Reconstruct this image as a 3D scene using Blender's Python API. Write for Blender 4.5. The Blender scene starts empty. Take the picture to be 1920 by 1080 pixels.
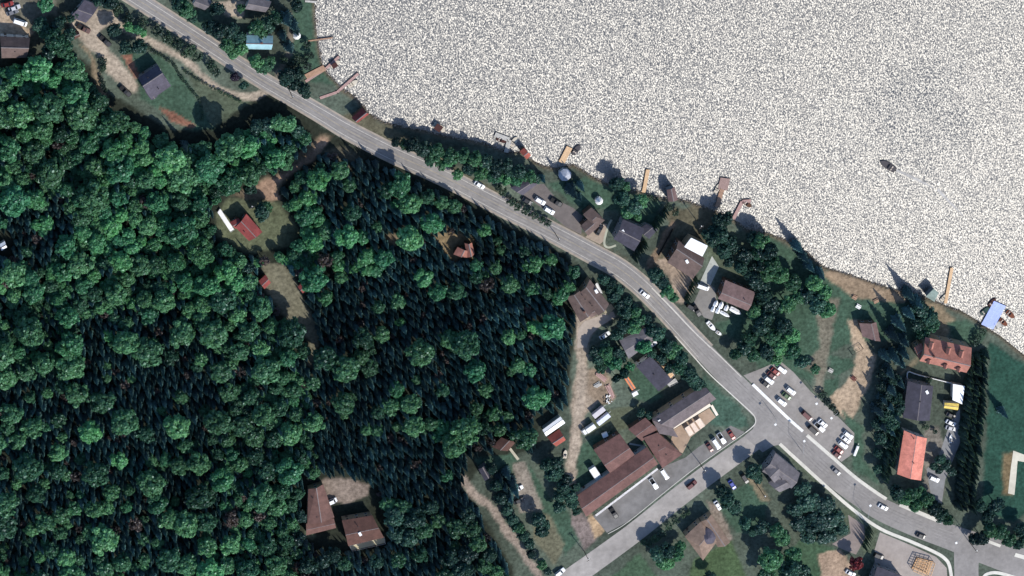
import bpy, bmesh, math, random
import numpy as np
from mathutils import Vector, Matrix

random.seed(7); rng = np.random.default_rng(7)
SC = bpy.context.scene
COL = SC.collection
R = math.radians

# ------------------------------------------------------------------ camera
S = 0.22                                  # metres per photograph pixel
DIST = 1500.0
OFF = R(22)                               # off-nadir angle; seen from the north-west
LX, LY = 0.45, -0.89                      # direction tall things lean in the picture (world)
_l = math.hypot(LX, LY)
ZC = Vector((-LX/_l*math.sin(OFF), -LY/_l*math.sin(OFF), math.cos(OFF)))
XC = Vector((0, 1, 0)).cross(ZC).normalized()
YC = ZC.cross(XC)
CAM = ZC*DIST
TAN = (1920*S/2)/DIST
cam_d = bpy.data.cameras.new('camera'); cam = bpy.data.objects.new('camera', cam_d); COL.objects.link(cam)
cam.matrix_world = Matrix(((XC.x, YC.x, ZC.x, CAM.x), (XC.y, YC.y, ZC.y, CAM.y), (XC.z, YC.z, ZC.z, CAM.z), (0, 0, 0, 1)))
cam_d.sensor_width = 36; cam_d.lens = 18/TAN; cam_d.clip_start = 5; cam_d.clip_end = 20000
SC.camera = cam

# ------------------------------------------------------------------ light
SUN_EL = 43; SUN_AZ = (0.58, -0.815)      # horizontal direction towards the sun (world x, y)
world = bpy.data.worlds.new('World'); SC.world = world; world.use_nodes = True
nt = world.node_tree; nt.nodes.clear()
sky = nt.nodes.new('ShaderNodeTexSky'); sky.sky_type = 'NISHITA'; sky.sun_disc = False; sky.ozone_density = 6.0
sky.sun_elevation = R(SUN_EL); sky.sun_rotation = math.atan2(SUN_AZ[0], SUN_AZ[1])
bg = nt.nodes.new('ShaderNodeBackground'); bg.inputs['Strength'].default_value = 0.15
wo = nt.nodes.new('ShaderNodeOutputWorld')
nt.links.new(sky.outputs[0], bg.inputs[0]); nt.links.new(bg.outputs[0], wo.inputs[0])
sun_d = bpy.data.lights.new('sun', 'SUN'); sun_d.energy = 4.3; sun_d.angle = R(0.5); sun_d.color = (1.0, 0.965, 0.91)
sun = bpy.data.objects.new('sun', sun_d); COL.objects.link(sun)
_h = math.hypot(*SUN_AZ)
sdir = Vector((SUN_AZ[0]/_h*math.cos(R(SUN_EL)), SUN_AZ[1]/_h*math.cos(R(SUN_EL)), math.sin(R(SUN_EL))))
sun.rotation_euler = sdir.to_track_quat('Z', 'Y').to_euler()
sun.location = sdir*300
SC.view_settings.view_transform = 'Standard'; SC.view_settings.look = 'None'
SC.view_settings.exposure = 0.3; SC.view_settings.gamma = 1.0
SC.render.engine = 'CYCLES'
SC.cycles.max_bounces = 5; SC.cycles.diffuse_bounces = 2; SC.cycles.glossy_bounces = 2
SC.cycles.transmission_bounces = 2; SC.cycles.caustics_reflective = False; SC.cycles.caustics_refractive = False

# ------------------------------------------------------------------ survey helpers: photo pixel -> ground point
def G(px, py, z=0.0):
    d = -ZC + XC*((px-960)/960*TAN) + YC*((540-py)/960*TAN)
    t = (z-CAM.z)/d.z
    p = CAM+d*t
    return Vector((p.x, p.y, z))
def Gv(pts, z=0.0): return [G(a, b, z) for a, b in pts]
def to_px(X, Y, Z=0.0):                  # numpy forward projection, for placing ground cover
    dx, dy, dz = X-CAM.x, Y-CAM.y, Z-CAM.z
    w = -(dx*ZC.x+dy*ZC.y+dz*ZC.z)
    u = (dx*XC.x+dy*XC.y+dz*XC.z)/w/TAN; v = (dx*YC.x+dy*YC.y+dz*YC.z)/w/TAN
    return 960+960*u, 540-960*v

def inpoly(px, py, poly):
    px = np.asarray(px, float); py = np.asarray(py, float); r = np.zeros(px.shape, bool)
    n = len(poly)
    for i in range(n):
        x0, y0 = poly[i]; x1, y1 = poly[(i+1) % n]
        if y0 == y1: continue
        c = ((y0 > py) != (y1 > py)) & (px < (x1-x0)*(py-y0)/(y1-y0)+x0)
        r ^= c
    return r
def segdist(px, py, poly, closed=True):
    d = np.full(np.shape(px), 1e9); n = len(poly)
    for i in range(n if closed else n-1):
        x0, y0 = poly[i]; x1, y1 = poly[(i+1) % n]
        ex, ey = x1-x0, y1-y0; L = ex*ex+ey*ey+1e-9
        t = np.clip(((px-x0)*ex+(py-y0)*ey)/L, 0, 1)
        d = np.minimum(d, np.hypot(px-x0-t*ex, py-y0-t*ey))
    return d
def sdist(px, py, poly):
    d = segdist(px, py, poly); return np.where(inpoly(px, py, poly), -d, d)
def smooth_line(pts, n=6):
    out = []
    P = [pts[0]]+list(pts)+[pts[-1]]
    for i in range(1, len(P)-2):
        for k in range(n):
            t = k/n; a, b, c, d = [np.array(P[i+j], float) for j in (-1, 0, 1, 2)]
            out.append(tuple(0.5*((2*b)+(-a+c)*t+(2*a-5*b+4*c-d)*t*t+(-a+3*b-3*c+d)*t**3)))
    out.append(tuple(pts[-1])); return out

# ------------------------------------------------------------------ materials
MATS = {}
def mat(name, rgb, rough=0.8, var=0.18, scale=0.6, metal=0.0, var2=0.12, scale2=0.06, bump=0.0, spec=0.3):
    if name in MATS: return MATS[name]
    m = bpy.data.materials.new(name); m.use_nodes = True; t = m.node_tree
    b = t.nodes['Principled BSDF']; b.inputs['Roughness'].default_value = rough; b.inputs['Metallic'].default_value = metal
    b.inputs['Specular IOR Level'].default_value = spec
    tc = t.nodes.new('ShaderNodeTexCoord')
    def noise(sc, det=4):
        n = t.nodes.new('ShaderNodeTexNoise'); n.inputs['Scale'].default_value = sc; n.inputs['Detail'].default_value = det
        n.inputs['Roughness'].default_value = 0.65
        t.links.new(tc.outputs['Object'], n.inputs['Vector']); return n
    def rng_(n, a):
        r = t.nodes.new('ShaderNodeMapRange'); r.inputs['From Min'].default_value = 0.3; r.inputs['From Max'].default_value = 0.7
        r.inputs['To Min'].default_value = 1-a; r.inputs['To Max'].default_value = 1+a
        t.links.new(n.outputs['Fac'], r.inputs['Value']); return r
    n1 = noise(scale); n2 = noise(scale2, 3)
    r1 = rng_(n1, var); r2 = rng_(n2, var2)
    mu = t.nodes.new('ShaderNodeMath'); mu.operation = 'MULTIPLY'
    t.links.new(r1.outputs[0], mu.inputs[0]); t.links.new(r2.outputs[0], mu.inputs[1])
    vm = t.nodes.new('ShaderNodeVectorMath'); vm.operation = 'SCALE'; vm.inputs[0].default_value = rgb
    t.links.new(mu.outputs[0], vm.inputs['Scale']); t.links.new(vm.outputs[0], b.inputs['Base Color'])
    if bump:
        bp = t.nodes.new('ShaderNodeBump'); bp.inputs['Strength'].default_value = bump; bp.inputs['Distance'].default_value = 0.1
        t.links.new(n1.outputs['Fac'], bp.inputs['Height']); t.links.new(bp.outputs[0], b.inputs['Normal'])
    MATS[name] = m; return m
def lin(r, g, b, k=1.0):
    f = lambda c: ((c/255+0.055)/1.055)**2.4 if c > 10 else c/255/12.92
    return (f(r)*k, f(g)*k, f(b)*k)

ASPH = mat('asphalt', (0.225, 0.208, 0.192), 0.9, 0.14, 0.5, var2=0.18, scale2=0.05)
ASPH2 = mat('asphalt_lot', (0.165, 0.155, 0.145), 0.9, 0.2, 0.3, var2=0.25, scale2=0.07)
CONC = mat('concrete', (0.52, 0.49, 0.43), 0.85, 0.12, 0.5)
GRAVEL = mat('gravel', (0.30, 0.235, 0.175), 0.95, 0.2, 0.5)
PAINT = mat('road_paint', (0.44, 0.41, 0.36), 0.7, 0.3, 0.8)
GLASS = mat('dark_glass', (0.015, 0.018, 0.022), 0.12, 0, spec=0.5)
TYRE = mat('tyre_rubber', (0.015, 0.015, 0.015), 0.85, 0.1)
RIM = mat('rim_metal', (0.4, 0.4, 0.42), 0.35, 0, metal=0.8)
LAMP = mat('headlight_glass', (0.7, 0.7, 0.68), 0.2, 0)
WALLW = mat('wall_white', (0.5, 0.48, 0.44), 0.8, 0.08)
WALLB = mat('wall_brown', (0.12, 0.07, 0.045), 0.8, 0.15)
WALLG = mat('wall_grey', (0.2, 0.2, 0.2), 0.8, 0.1)
WALLT = mat('wall_tan', (0.33, 0.24, 0.15), 0.8, 0.12)
FRAME = mat('window_frame', (0.6, 0.6, 0.58), 0.6, 0.03)
DOORM = mat('door_paint', (0.09, 0.06, 0.045), 0.6, 0.1)
BRICK = mat('chimney_brick', (0.16, 0.08, 0.06), 0.9, 0.2)
WHITE = mat('white_paint', (0.72, 0.71, 0.68), 0.5, 0.05)
STEEL = mat('galvanised_steel', (0.35, 0.36, 0.37), 0.45, 0.1, metal=0.6)
POLEW = mat('pole_wood', (0.1, 0.075, 0.055), 0.9, 0.2)
BARK = mat('bark', (0.07, 0.05, 0.035), 0.95, 0.2)
TIMBER = mat('new_timber', (0.62, 0.41, 0.24), 0.75, 0.15, 1.2)
DECKB = mat('weathered_deck', (0.33, 0.20, 0.13), 0.8, 0.2, 1.0)
DECKP = mat('pinkish_deck', (0.38, 0.24, 0.21), 0.8, 0.2, 1.0)
DECKT = mat('tan_deck', (0.60, 0.40, 0.23), 0.8, 0.15, 1.0)
DECKG = mat('grey_deck', (0.42, 0.40, 0.36), 0.8, 0.2, 1.0)

# ------------------------------------------------------------------ mesh helpers
class MB:
    def __init__(s): s.v = []; s.f = []; s.mi = []
    def add(s, vs, fs, mi=0):
        o = len(s.v); s.v += [tuple(v) for v in vs]
        for f in fs: s.f.append(tuple(i+o for i in f)); s.mi.append(mi)
        return s
    def prism(s, poly, z0, z1, mi=0):
        n = len(poly)
        vs = [(p[0], p[1], z0) for p in poly]+[(p[0], p[1], z1) for p in poly]
        fs = [tuple(range(n-1, -1, -1)), tuple(range(n, 2*n))]+[(i, (i+1) % n, n+(i+1) % n, n+i) for i in range(n)]
        return s.add(vs, fs, mi)
    def box(s, c, size, rz=0.0, mi=0, taper=1.0):
        ca, sa = math.cos(rz), math.sin(rz); vs = []
        for dz in (-1, 1):
            k = taper if dz > 0 else 1.0
            for dx, dy in ((-1, -1), (1, -1), (1, 1), (-1, 1)):
                x, y = dx*size[0]/2*k, dy*size[1]/2*k
                vs.append((c[0]+x*ca-y*sa, c[1]+x*sa+y*ca, c[2]+dz*size[2]/2))
        return s.add(vs, [(3, 2, 1, 0), (4, 5, 6, 7), (0, 1, 5, 4), (1, 2, 6, 5), (2, 3, 7, 6), (3, 0, 4, 7)], mi)
    def tube(s, a, b, r0, r1=None, n=8, mi=0):
        r1 = r0 if r1 is None else r1
        a, b = Vector(a), Vector(b); d = (b-a).normalized()
        u = d.cross(Vector((0, 0, 1)) if abs(d.z) < 0.9 else Vector((1, 0, 0))).normalized(); w = d.cross(u)
        vs = [a+(u*math.cos(2*math.pi*i/n)+w*math.sin(2*math.pi*i/n))*r0 for i in range(n)]
        vs += [b+(u*math.cos(2*math.pi*i/n)+w*math.sin(2*math.pi*i/n))*r1 for i in range(n)]
        return s.add(vs, [tuple(range(n-1, -1, -1)), tuple(range(n, 2*n))]+[(i, (i+1) % n, n+(i+1) % n, n+i) for i in range(n)], mi)
    def mesh(s, name, mats, fix=True):
        me = bpy.data.meshes.new(name); me.from_pydata(s.v, [], s.f)
        for m in (mats if isinstance(mats, (list, tuple)) else [mats]): me.materials.append(m)
        me.polygons.foreach_set('material_index', s.mi)
        if fix:
            bm = bmesh.new(); bm.from_mesh(me); bmesh.ops.recalc_face_normals(bm, faces=bm.faces); bm.to_mesh(me); bm.free()
        me.update(); return me
    def build(s, name, mats, parent=None, fix=True):
        return link(name, s.mesh(name, mats, fix), parent)
def link(name, data, parent=None):
    o = bpy.data.objects.new(name, data); COL.objects.link(o)
    if parent is not None: o.parent = parent
    return o
def tag(o, label, cat, group=None, kind=None):
    if label: o['label'] = label
    if cat: o['category'] = cat
    if group: o['group'] = group
    if kind: o['kind'] = kind
    return o
def empty(name, loc, label, cat, group=None, rz=0.0):
    o = bpy.data.objects.new(name, None); COL.objects.link(o); o.location = loc; o.rotation_euler = (0, 0, rz)
    o.empty_display_size = 0.5
    return tag(o, label, cat, group)
def struct(o): o['kind'] = 'structure'; return o

# ------------------------------------------------------------------ shoreline and lake
SHORE = [(500, -900), (560, -200), (588, -10), (590, 30), (592, 60), (597, 90), (603, 120), (612, 138), (626, 151), (640, 167), (655, 175), (670, 187), (681, 200), (691, 213),
 (705, 222), (720, 230), (745, 236), (770, 241), (800, 247), (822, 252), (850, 259), (880, 264), (910, 270), (935, 281), (955, 287), (980, 286),
 (1000, 303), (1020, 312), (1045, 317), (1075, 309), (1095, 321), (1115, 335), (1132, 342), (1152, 350), (1172, 353), (1205, 362), (1240, 372), (1270, 373),
 (1300, 382), (1340, 395), (1365, 409), (1385, 418), (1400, 431), (1440, 438), (1470, 450), (1500, 467), (1520, 479), (1530, 490), (1545, 502), (1580, 512),
 (1620, 525), (1660, 539), (1690, 547), (1720, 553), (1745, 562), (1775, 575), (1800, 583), (1830, 601), (1850, 616), (1875, 631), (1920, 667), (2100, 800), (2600, 1000)]
LAKE = SHORE+[(6000, 1200), (6000, -4000), (500, -4000)]

def axis(lo, hi, step, far):
    core = list(np.arange(lo, hi+0.01, step)); out = []; d = step*2
    x = core[-1]
    while x < far: x += d; d *= 1.5; out.append(x)
    left = []; d = step*2; x = core[0]
    while x > -far: x -= d; d *= 1.5; left.append(x)
    return np.array(left[::-1]+core+out)
gx = axis(-245, 245, 0.9, 5000); gy = axis(-160, 165, 0.9, 5000)
GX, GY = np.meshgrid(gx, gy); X = GX.ravel(); Y = GY.ravel()
PX, PY = to_px(X, Y)
near = (np.abs(PX-960) < 1300) & (np.abs(PY-540) < 900)
def cheap_noise(x, y, s, seed):
    r = np.random.default_rng(seed); out = 0
    for k in range(7):
        a = r.uniform(0, 6.28); f = s*r.uniform(0.6, 1.7); out = out+np.sin(x*f*math.cos(a)+y*f*math.sin(a)+r.uniform(0, 6.28)+1.5*np.sin(x*f*.7*math.sin(a)+k))
    return out/3.5
# ground cover painted as an albedo per vertex (what grows or lies there)
LAWN = (0.046, 0.082, 0.054); LAWN2 = (0.075, 0.092, 0.06); DRY = (0.12, 0.115, 0.08); DIRT = (0.33, 0.27, 0.205); TANC = (0.20, 0.155, 0.10)
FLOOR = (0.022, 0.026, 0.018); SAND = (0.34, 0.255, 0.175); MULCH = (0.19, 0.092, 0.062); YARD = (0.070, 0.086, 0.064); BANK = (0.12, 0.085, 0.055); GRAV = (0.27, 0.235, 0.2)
colr = np.zeros((X.size, 3)); colr[:] = YARD
colr[:] = np.array(YARD)*(1+0.35*cheap_noise(X, Y, 0.12, 3))[:, None].clip(0.5, 1.6)
wob = cheap_noise(X, Y, 0.5, 11)*2.2+cheap_noise(X, Y, 1.3, 12)*1.6
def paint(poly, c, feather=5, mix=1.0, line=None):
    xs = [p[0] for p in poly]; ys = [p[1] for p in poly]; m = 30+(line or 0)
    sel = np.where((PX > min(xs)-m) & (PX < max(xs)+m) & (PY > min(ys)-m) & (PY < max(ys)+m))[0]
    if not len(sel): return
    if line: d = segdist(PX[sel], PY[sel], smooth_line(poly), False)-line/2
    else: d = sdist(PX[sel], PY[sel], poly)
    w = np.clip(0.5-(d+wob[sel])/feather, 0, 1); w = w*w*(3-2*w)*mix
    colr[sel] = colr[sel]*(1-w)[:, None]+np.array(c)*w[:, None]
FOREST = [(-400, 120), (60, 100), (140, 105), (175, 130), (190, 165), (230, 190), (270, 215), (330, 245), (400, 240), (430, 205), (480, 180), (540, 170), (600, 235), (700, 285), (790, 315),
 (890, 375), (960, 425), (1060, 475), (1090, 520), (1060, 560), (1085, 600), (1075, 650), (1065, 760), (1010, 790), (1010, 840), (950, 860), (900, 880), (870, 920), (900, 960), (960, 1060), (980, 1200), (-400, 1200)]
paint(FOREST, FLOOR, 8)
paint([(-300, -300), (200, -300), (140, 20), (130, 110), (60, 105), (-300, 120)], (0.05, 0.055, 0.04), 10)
for p, c, fe in [
 ([(560, 0), (600, 0), (604, 120), (640, 165), (580, 150), (545, 110), (540, 40)], LAWN, 6),
 ([(235, 95), (300, 105), (345, 140), (378, 200), (400, 240), (360, 245), (300, 212), (262, 185), (258, 160), (225, 115)], LAWN, 6),
 ([(345, 120), (400, 165), (470, 190), (440, 215), (400, 235), (375, 190)], LAWN2, 6),
 ([(350, 20), (400, 15), (395, 60), (360, 55)], LAWN, 5),
 ([(400, 5), (460, 0), (455, 35), (425, 30)], DIRT, 4),
 ([(230, 105), (245, 105), (262, 145), (252, 150)], MULCH, 3),
 ([(290, 200), (300, 198), (370, 235), (360, 242), (320, 225)], MULCH, 3),
 ([(130, 40), (180, 15), (215, 22), (210, 45), (190, 60), (198, 85), (225, 115), (262, 160), (255, 175), (235, 165), (205, 140), (185, 105), (150, 75)], DIRT, 6),
 ([(-40, -20), (20, 20), (60, 60), (55, 80), (-40, 62)], SAND, 6),
 ([(20, -10), (100, -10), (110, 30), (70, 30), (50, 55)], (0.13, 0.12, 0.09), 8),
 ([(150, 85), (165, 95), (180, 150), (190, 190), (205, 200), (190, 150), (175, 105)], TANC, 6),
 ([(405, 400), (430, 370), (480, 375), (520, 380), (560, 430), (550, 460), (500, 470), (470, 475), (440, 460), (405, 440)], (0.095, 0.105, 0.06), 8),
 ([(430, 365), (520, 325), (580, 270), (600, 250), (625, 255), (590, 290), (540, 335), (500, 375), (470, 375)], (0.13, 0.10, 0.065), 8),
 ([(480, 350), (545, 318), (580, 290), (600, 255), (618, 262), (600, 290), (560, 320), (510, 350), (525, 372), (500, 378)], (0.26, 0.17, 0.115), 6),
 ([(490, 495), (530, 495), (565, 540), (570, 570), (598, 610), (600, 640), (595, 690), (575, 690), (580, 640), (555, 610), (520, 580), (500, 545)], (0.135, 0.125, 0.085), 6),
 ([(800, 435), (850, 425), (890, 450), (885, 490), (840, 490), (815, 470)], (0.17, 0.125, 0.07), 7),
 ([(725, 440), (750, 440), (750, 470), (728, 465)], TANC, 6),
 ([(600, 280), (650, 275), (700, 320), (690, 350), (620, 320)], (0.09, 0.08, 0.055), 10),
 ([(600, 900), (640, 895), (690, 910), (690, 930), (650, 945), (615, 940)], (0.19, 0.15, 0.12), 6),
 ([(570, 985), (590, 985), (590, 1015), (572, 1010)], LAWN2, 5),
 # yards on the lake side of the road
 ([(590, 215), (690, 215), (790, 270), (880, 330), (960, 370), (1000, 400), (1010, 420), (900, 370), (780, 305), (700, 265)], (0.10, 0.093, 0.06), 6),
 ([(1030, 345), (1100, 330), (1130, 345), (1210, 370), (1240, 380), (1225, 430), (1160, 400), (1130, 390), (1095, 400), (1060, 370)], LAWN, 6),
 ([(1000, 400), (1100, 440), (1150, 470), (1190, 500), (1160, 475), (1090, 450), (1040, 430)], (0.12, 0.105, 0.07), 5),
 ([(1240, 395), (1300, 385), (1345, 400), (1345, 470), (1290, 440), (1255, 500), (1235, 510), (1215, 490), (1255, 420)], (0.095, 0.085, 0.055), 7),
 ([(1330, 430), (1400, 435), (1440, 500), (1430, 560), (1350, 520), (1325, 470)], LAWN2, 6),
 ([(1230, 490), (1250, 482), (1300, 520), (1310, 530), (1280, 570), (1255, 560), (1262, 530)], (0.28, 0.215, 0.16), 5),
 ([(1440, 440), (1540, 505), (1600, 555), (1690, 570), (1760, 580), (1720, 640), (1640, 640), (1600, 640), (1560, 660), (1520, 720), (1470, 690), (1430, 690), (1380, 640), (1340, 610), (1400, 580), (1440, 500)], LAWN, 8),
 ([(1540, 505), (1580, 512), (1660, 540), (1690, 548), (1695, 565), (1650, 565), (1600, 555), (1565, 535), (1545, 520)], (0.24, 0.175, 0.115), 5),
 ([(1590, 600), (1612, 600), (1622, 645), (1640, 670), (1640, 700), (1620, 735), (1600, 790), (1590, 790), (1560, 760), (1556, 742), (1580, 725), (1600, 695), (1605, 660)], SAND, 5),
 ([(1525, 560), (1575, 560), (1562, 620), (1550, 680), (1540, 740), (1525, 735), (1530, 700), (1500, 690), (1540, 650)], (0.15, 0.135, 0.1), 7),
 ([(1555, 668), (1590, 668), (1605, 685), (1590, 695), (1565, 705), (1555, 690)], LAWN, 4),
 ([(1545, 715), (1575, 705), (1575, 720), (1555, 745), (1545, 735)], LAWN, 4),
 ([(1580, 770), (1620, 800), (1620, 860), (1660, 920), (1600, 880), (1590, 800)], LAWN, 6),
 ([(1730, 565), (1760, 570), (1790, 600), (1770, 640), (1745, 632), (1730, 610)], (0.2, 0.155, 0.1), 6),
 ([(1775, 605), (1815, 600), (1850, 625), (1835, 650), (1790, 640)], LAWN, 5),
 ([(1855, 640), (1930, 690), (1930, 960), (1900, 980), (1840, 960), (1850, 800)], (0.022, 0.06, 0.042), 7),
 ([(1880, 850), (1905, 850), (1898, 930), (1880, 925)], (0.15, 0.11, 0.06), 8),
 ([(1735, 800), (1760, 800), (1775, 860), (1770, 930), (1735, 920), (1730, 860)], (0.16, 0.145, 0.12), 6),
 ([(1745, 640), (1700, 690), (1690, 700), (1720, 680)], (0.14, 0.12, 0.08), 6),
 # between the forest and the side street
 ([(1080, 590), (1110, 590), (1160, 590), (1150, 600), (1125, 612), (1108, 630), (1100, 660), (1105, 720), (1125, 740), (1120, 760), (1100, 775), (1090, 820), (1085, 860), (1075, 920), (1066, 920), (1062, 880), (1072, 800), (1072, 740), (1082, 680), (1080, 620)], (0.27, 0.215, 0.16), 5),
 ([(1105, 690), (1140, 690), (1155, 745), (1130, 760), (1100, 740)], (0.22, 0.165, 0.115), 7),
 ([(1165, 700), (1210, 690), (1245, 745), (1220, 755), (1195, 750)], LAWN, 4),
 ([(1130, 770), (1200, 760), (1220, 780), (1170, 805), (1120, 820), (1095, 815), (1110, 780)], (0.085, 0.095, 0.06), 6),
 ([(1080, 850), (1110, 815), (1160, 810), (1140, 890), (1085, 925), (1078, 880)], LAWN, 5),
 ([(1200, 800), (1240, 800), (1225, 840), (1195, 830)], LAWN, 5),
 ([(1320, 700), (1345, 725), (1400, 780), (1405, 800), (1350, 800), (1320, 790), (1290, 830), (1270, 850), (1250, 850), (1300, 780)], (0.05, 0.09, 0.065), 5),
 ([(890, 860), (960, 850), (975, 870), (965, 900), (930, 890), (900, 880)], LAWN, 5),
 ([(990, 870), (1030, 930), (1065, 960), (1090, 1010), (1060, 1040), (1030, 980), (1005, 940)], LAWN, 5),
 ([(960, 868), (985, 870), (1000, 905), (1018, 955), (975, 962), (965, 920)], (0.21, 0.18, 0.145), 5),
 ([(1000, 960), (1030, 965), (1060, 1020), (1040, 1060), (1000, 1010)], (0.12, 0.115, 0.075), 6),
 ([(1075, 940), (1100, 975), (1120, 1010), (1095, 1030), (1070, 985)], (0.17, 0.135, 0.12), 6),
 ([(1105, 965), (1125, 970), (1137, 998), (1115, 1010)], (0.36, 0.25, 0.15), 4),
 ([(1330, 940), (1420, 900), (1440, 950), (1430, 1000), (1380, 1000), (1350, 960)], LAWN, 5),
 ([(1300, 1050), (1370, 1010), (1400, 1080), (1290, 1090)], (0.055, 0.085, 0.04), 6),
 ([(1400, 895), (1420, 895), (1445, 940), (1425, 940)], (0.17, 0.14, 0.09), 4),
 ([(1325, 940), (1345, 940), (1375, 1010), (1360, 1020)], (0.19, 0.155, 0.125), 4),
 ([(1440, 1080), (1500, 1010), (1570, 1030), (1540, 1100)], (0.045, 0.08, 0.045), 6),
 ([(1130, 1090), (1200, 1040), (1240, 1090)], (0.05, 0.085, 0.05), 5),
 ([(1470, 830), (1500, 860), (1540, 905), (1525, 905), (1480, 862)], LAWN2, 4),
 ([(1570, 950), (1600, 955), (1605, 970), (1590, 990)], LAWN2, 4),
 ([(1620, 985), (1648, 992), (1640, 1035), (1625, 1045), (1615, 1030)], LAWN2, 4),
 ([(1535, 1040), (1575, 1030), (1600, 1060), (1590, 1100), (1540, 1090)], (0.30, 0.215, 0.15), 4),
 ]: paint(p, c, fe)
for l, w, c, fe in [
 ([(205, 30), (240, 58), (290, 80), (340, 108), (380, 145), (420, 168), (462, 182), (500, 172)], 11, DIRT, 5),
 ([(868, 900), (890, 925), (922, 952), (945, 985), (975, 1030), (1000, 1065), (1030, 1110)], 15, (0.25, 0.2, 0.16), 5),
 ([(545, 30), (543, 95), (525, 130), (520, 150)], 10, (0.16, 0.14, 0.11), 6),
 ([(1090, 600), (1088, 650), (1090, 700), (1088, 750), (1082, 800), (1074, 860), (1068, 910)], 17, (0.32, 0.26, 0.2), 4),
 ([(1262, 420), (1235, 470), (1215, 500)], 12, (0.17, 0.12, 0.08), 5),
 ]: paint(l, c, fe, line=w)
dsh = np.full(X.size, 1e6); s_ = np.where(near)[0]
dsh[s_] = sdist(PX[s_], PY[s_], LAKE)
far_in = inpoly(PX, PY, LAKE); dsh = np.where(near, dsh, np.where(far_in, -1e3, 1e3))
bw = np.clip(1-(np.abs(dsh)+wob*0.6)/7, 0, 1)*0.8
colr = colr*(1-bw)[:, None]+np.array(BANK)*bw[:, None]
inw = dsh < 0; colr[inw] = (0.06, 0.05, 0.035)
Z = np.where(dsh < 0, -np.clip(-dsh/14, 0, 1)*2.6-0.02, 0.0)
nx, ny = len(gx), len(gy)
me = bpy.data.meshes.new('ground')
idx = np.arange(nx*ny).reshape(ny, nx)
quads = np.stack([idx[:-1, :-1], idx[:-1, 1:], idx[1:, 1:], idx[1:, :-1]], -1).reshape(-1, 4)
me.from_pydata(np.stack([X, Y, Z], 1).tolist(), [], quads.tolist())
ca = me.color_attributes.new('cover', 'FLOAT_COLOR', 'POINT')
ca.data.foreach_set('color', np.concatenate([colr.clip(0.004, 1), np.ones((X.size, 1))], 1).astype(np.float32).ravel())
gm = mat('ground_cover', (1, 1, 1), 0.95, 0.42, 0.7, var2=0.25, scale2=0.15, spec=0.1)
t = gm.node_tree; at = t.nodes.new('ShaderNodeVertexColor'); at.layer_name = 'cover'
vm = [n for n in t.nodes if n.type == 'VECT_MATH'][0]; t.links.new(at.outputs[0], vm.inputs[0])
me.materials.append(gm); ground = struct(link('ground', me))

# water: one sheet just under ground level, rippled by wind
wm = bpy.data.materials.new('lake_water'); wm.use_nodes = True; t = wm.node_tree; b = t.nodes['Principled BSDF']
b.inputs['Base Color'].default_value = (0.225, 0.216, 0.198, 1); b.inputs['Metallic'].default_value = 1.0
tc = t.nodes.new('ShaderNodeTexCoord')
mp = t.nodes.new('ShaderNodeMapping'); mp.inputs['Rotation'].default_value = (0, 0, R(32)); mp.inputs['Scale'].default_value = (1.25, 0.95, 1)
t.links.new(tc.outputs['Object'], mp.inputs[0])
n1 = t.nodes.new('ShaderNodeTexNoise'); n1.inputs['Scale'].default_value = 1.7; n1.inputs['Detail'].default_value = 1.5; n1.inputs['Roughness'].default_value = 0.55
n2 = t.nodes.new('ShaderNodeTexNoise'); n2.inputs['Scale'].default_value = 0.012; n2.inputs['Detail'].default_value = 4
t.links.new(mp.outputs[0], n1.inputs['Vector']); t.links.new(tc.outputs['Object'], n2.inputs['Vector'])
rr = t.nodes.new('ShaderNodeMapRange'); rr.inputs['From Min'].default_value = 0.35; rr.inputs['From Max'].default_value = 0.65
rr.inputs['To Min'].default_value = 0.455; rr.inputs['To Max'].default_value = 0.49
t.links.new(n2.outputs['Fac'], rr.inputs['Value'])
# wavelet slopes: each little wave tilts the surface its own way, some of them towards the sun's mirror direction
vs_ = t.nodes.new('ShaderNodeVectorMath'); vs_.operation = 'SUBTRACT'; vs_.inputs[1].default_value = (0.5, 0.5, 0.5); t.links.new(n1.outputs['Color'], vs_.inputs[0])
vk_ = t.nodes.new('ShaderNodeVectorMath'); vk_.operation = 'MULTIPLY_ADD'; vk_.inputs[1].default_value = (1.45, 1.45, 0); vk_.inputs[2].default_value = (0, 0, 1); t.links.new(vs_.outputs[0], vk_.inputs[0])
vn_ = t.nodes.new('ShaderNodeVectorMath'); vn_.operation = 'NORMALIZE'; t.links.new(vk_.outputs[0], vn_.inputs[0]); t.links.new(vn_.outputs[0], b.inputs['Normal'])
# a gust patch (upper right): steeper wavelets there, so fewer of them catch the sun
dn = t.nodes.new('ShaderNodeVectorMath'); dn.operation = 'DISTANCE'; q_ = G(1705, 205); dn.inputs[1].default_value = (q_.x, q_.y, 0)
wn = t.nodes.new('ShaderNodeTexNoise'); wn.inputs['Scale'].default_value = 0.05; wn.inputs['Detail'].default_value = 4; t.links.new(tc.outputs['Object'], wn.inputs['Vector'])
wa = t.nodes.new('ShaderNodeVectorMath'); wa.operation = 'MULTIPLY_ADD'; wa.inputs[1].default_value = (60, 60, 0); t.links.new(wn.outputs['Color'], wa.inputs[0]); t.links.new(tc.outputs['Object'], wa.inputs[2])
wsb = t.nodes.new('ShaderNodeVectorMath'); wsb.operation = 'SUBTRACT'; wsb.inputs[1].default_value = (30, 30, 0); t.links.new(wa.outputs[0], wsb.inputs[0]); t.links.new(wsb.outputs[0], dn.inputs[0])
pr_ = t.nodes.new('ShaderNodeMapRange'); pr_.inputs['From Min'].default_value = 4; pr_.inputs['From Max'].default_value = 30; pr_.inputs['To Min'].default_value = 1.65; pr_.inputs['To Max'].default_value = 1.0
t.links.new(dn.outputs['Value'], pr_.inputs['Value'])
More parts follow.
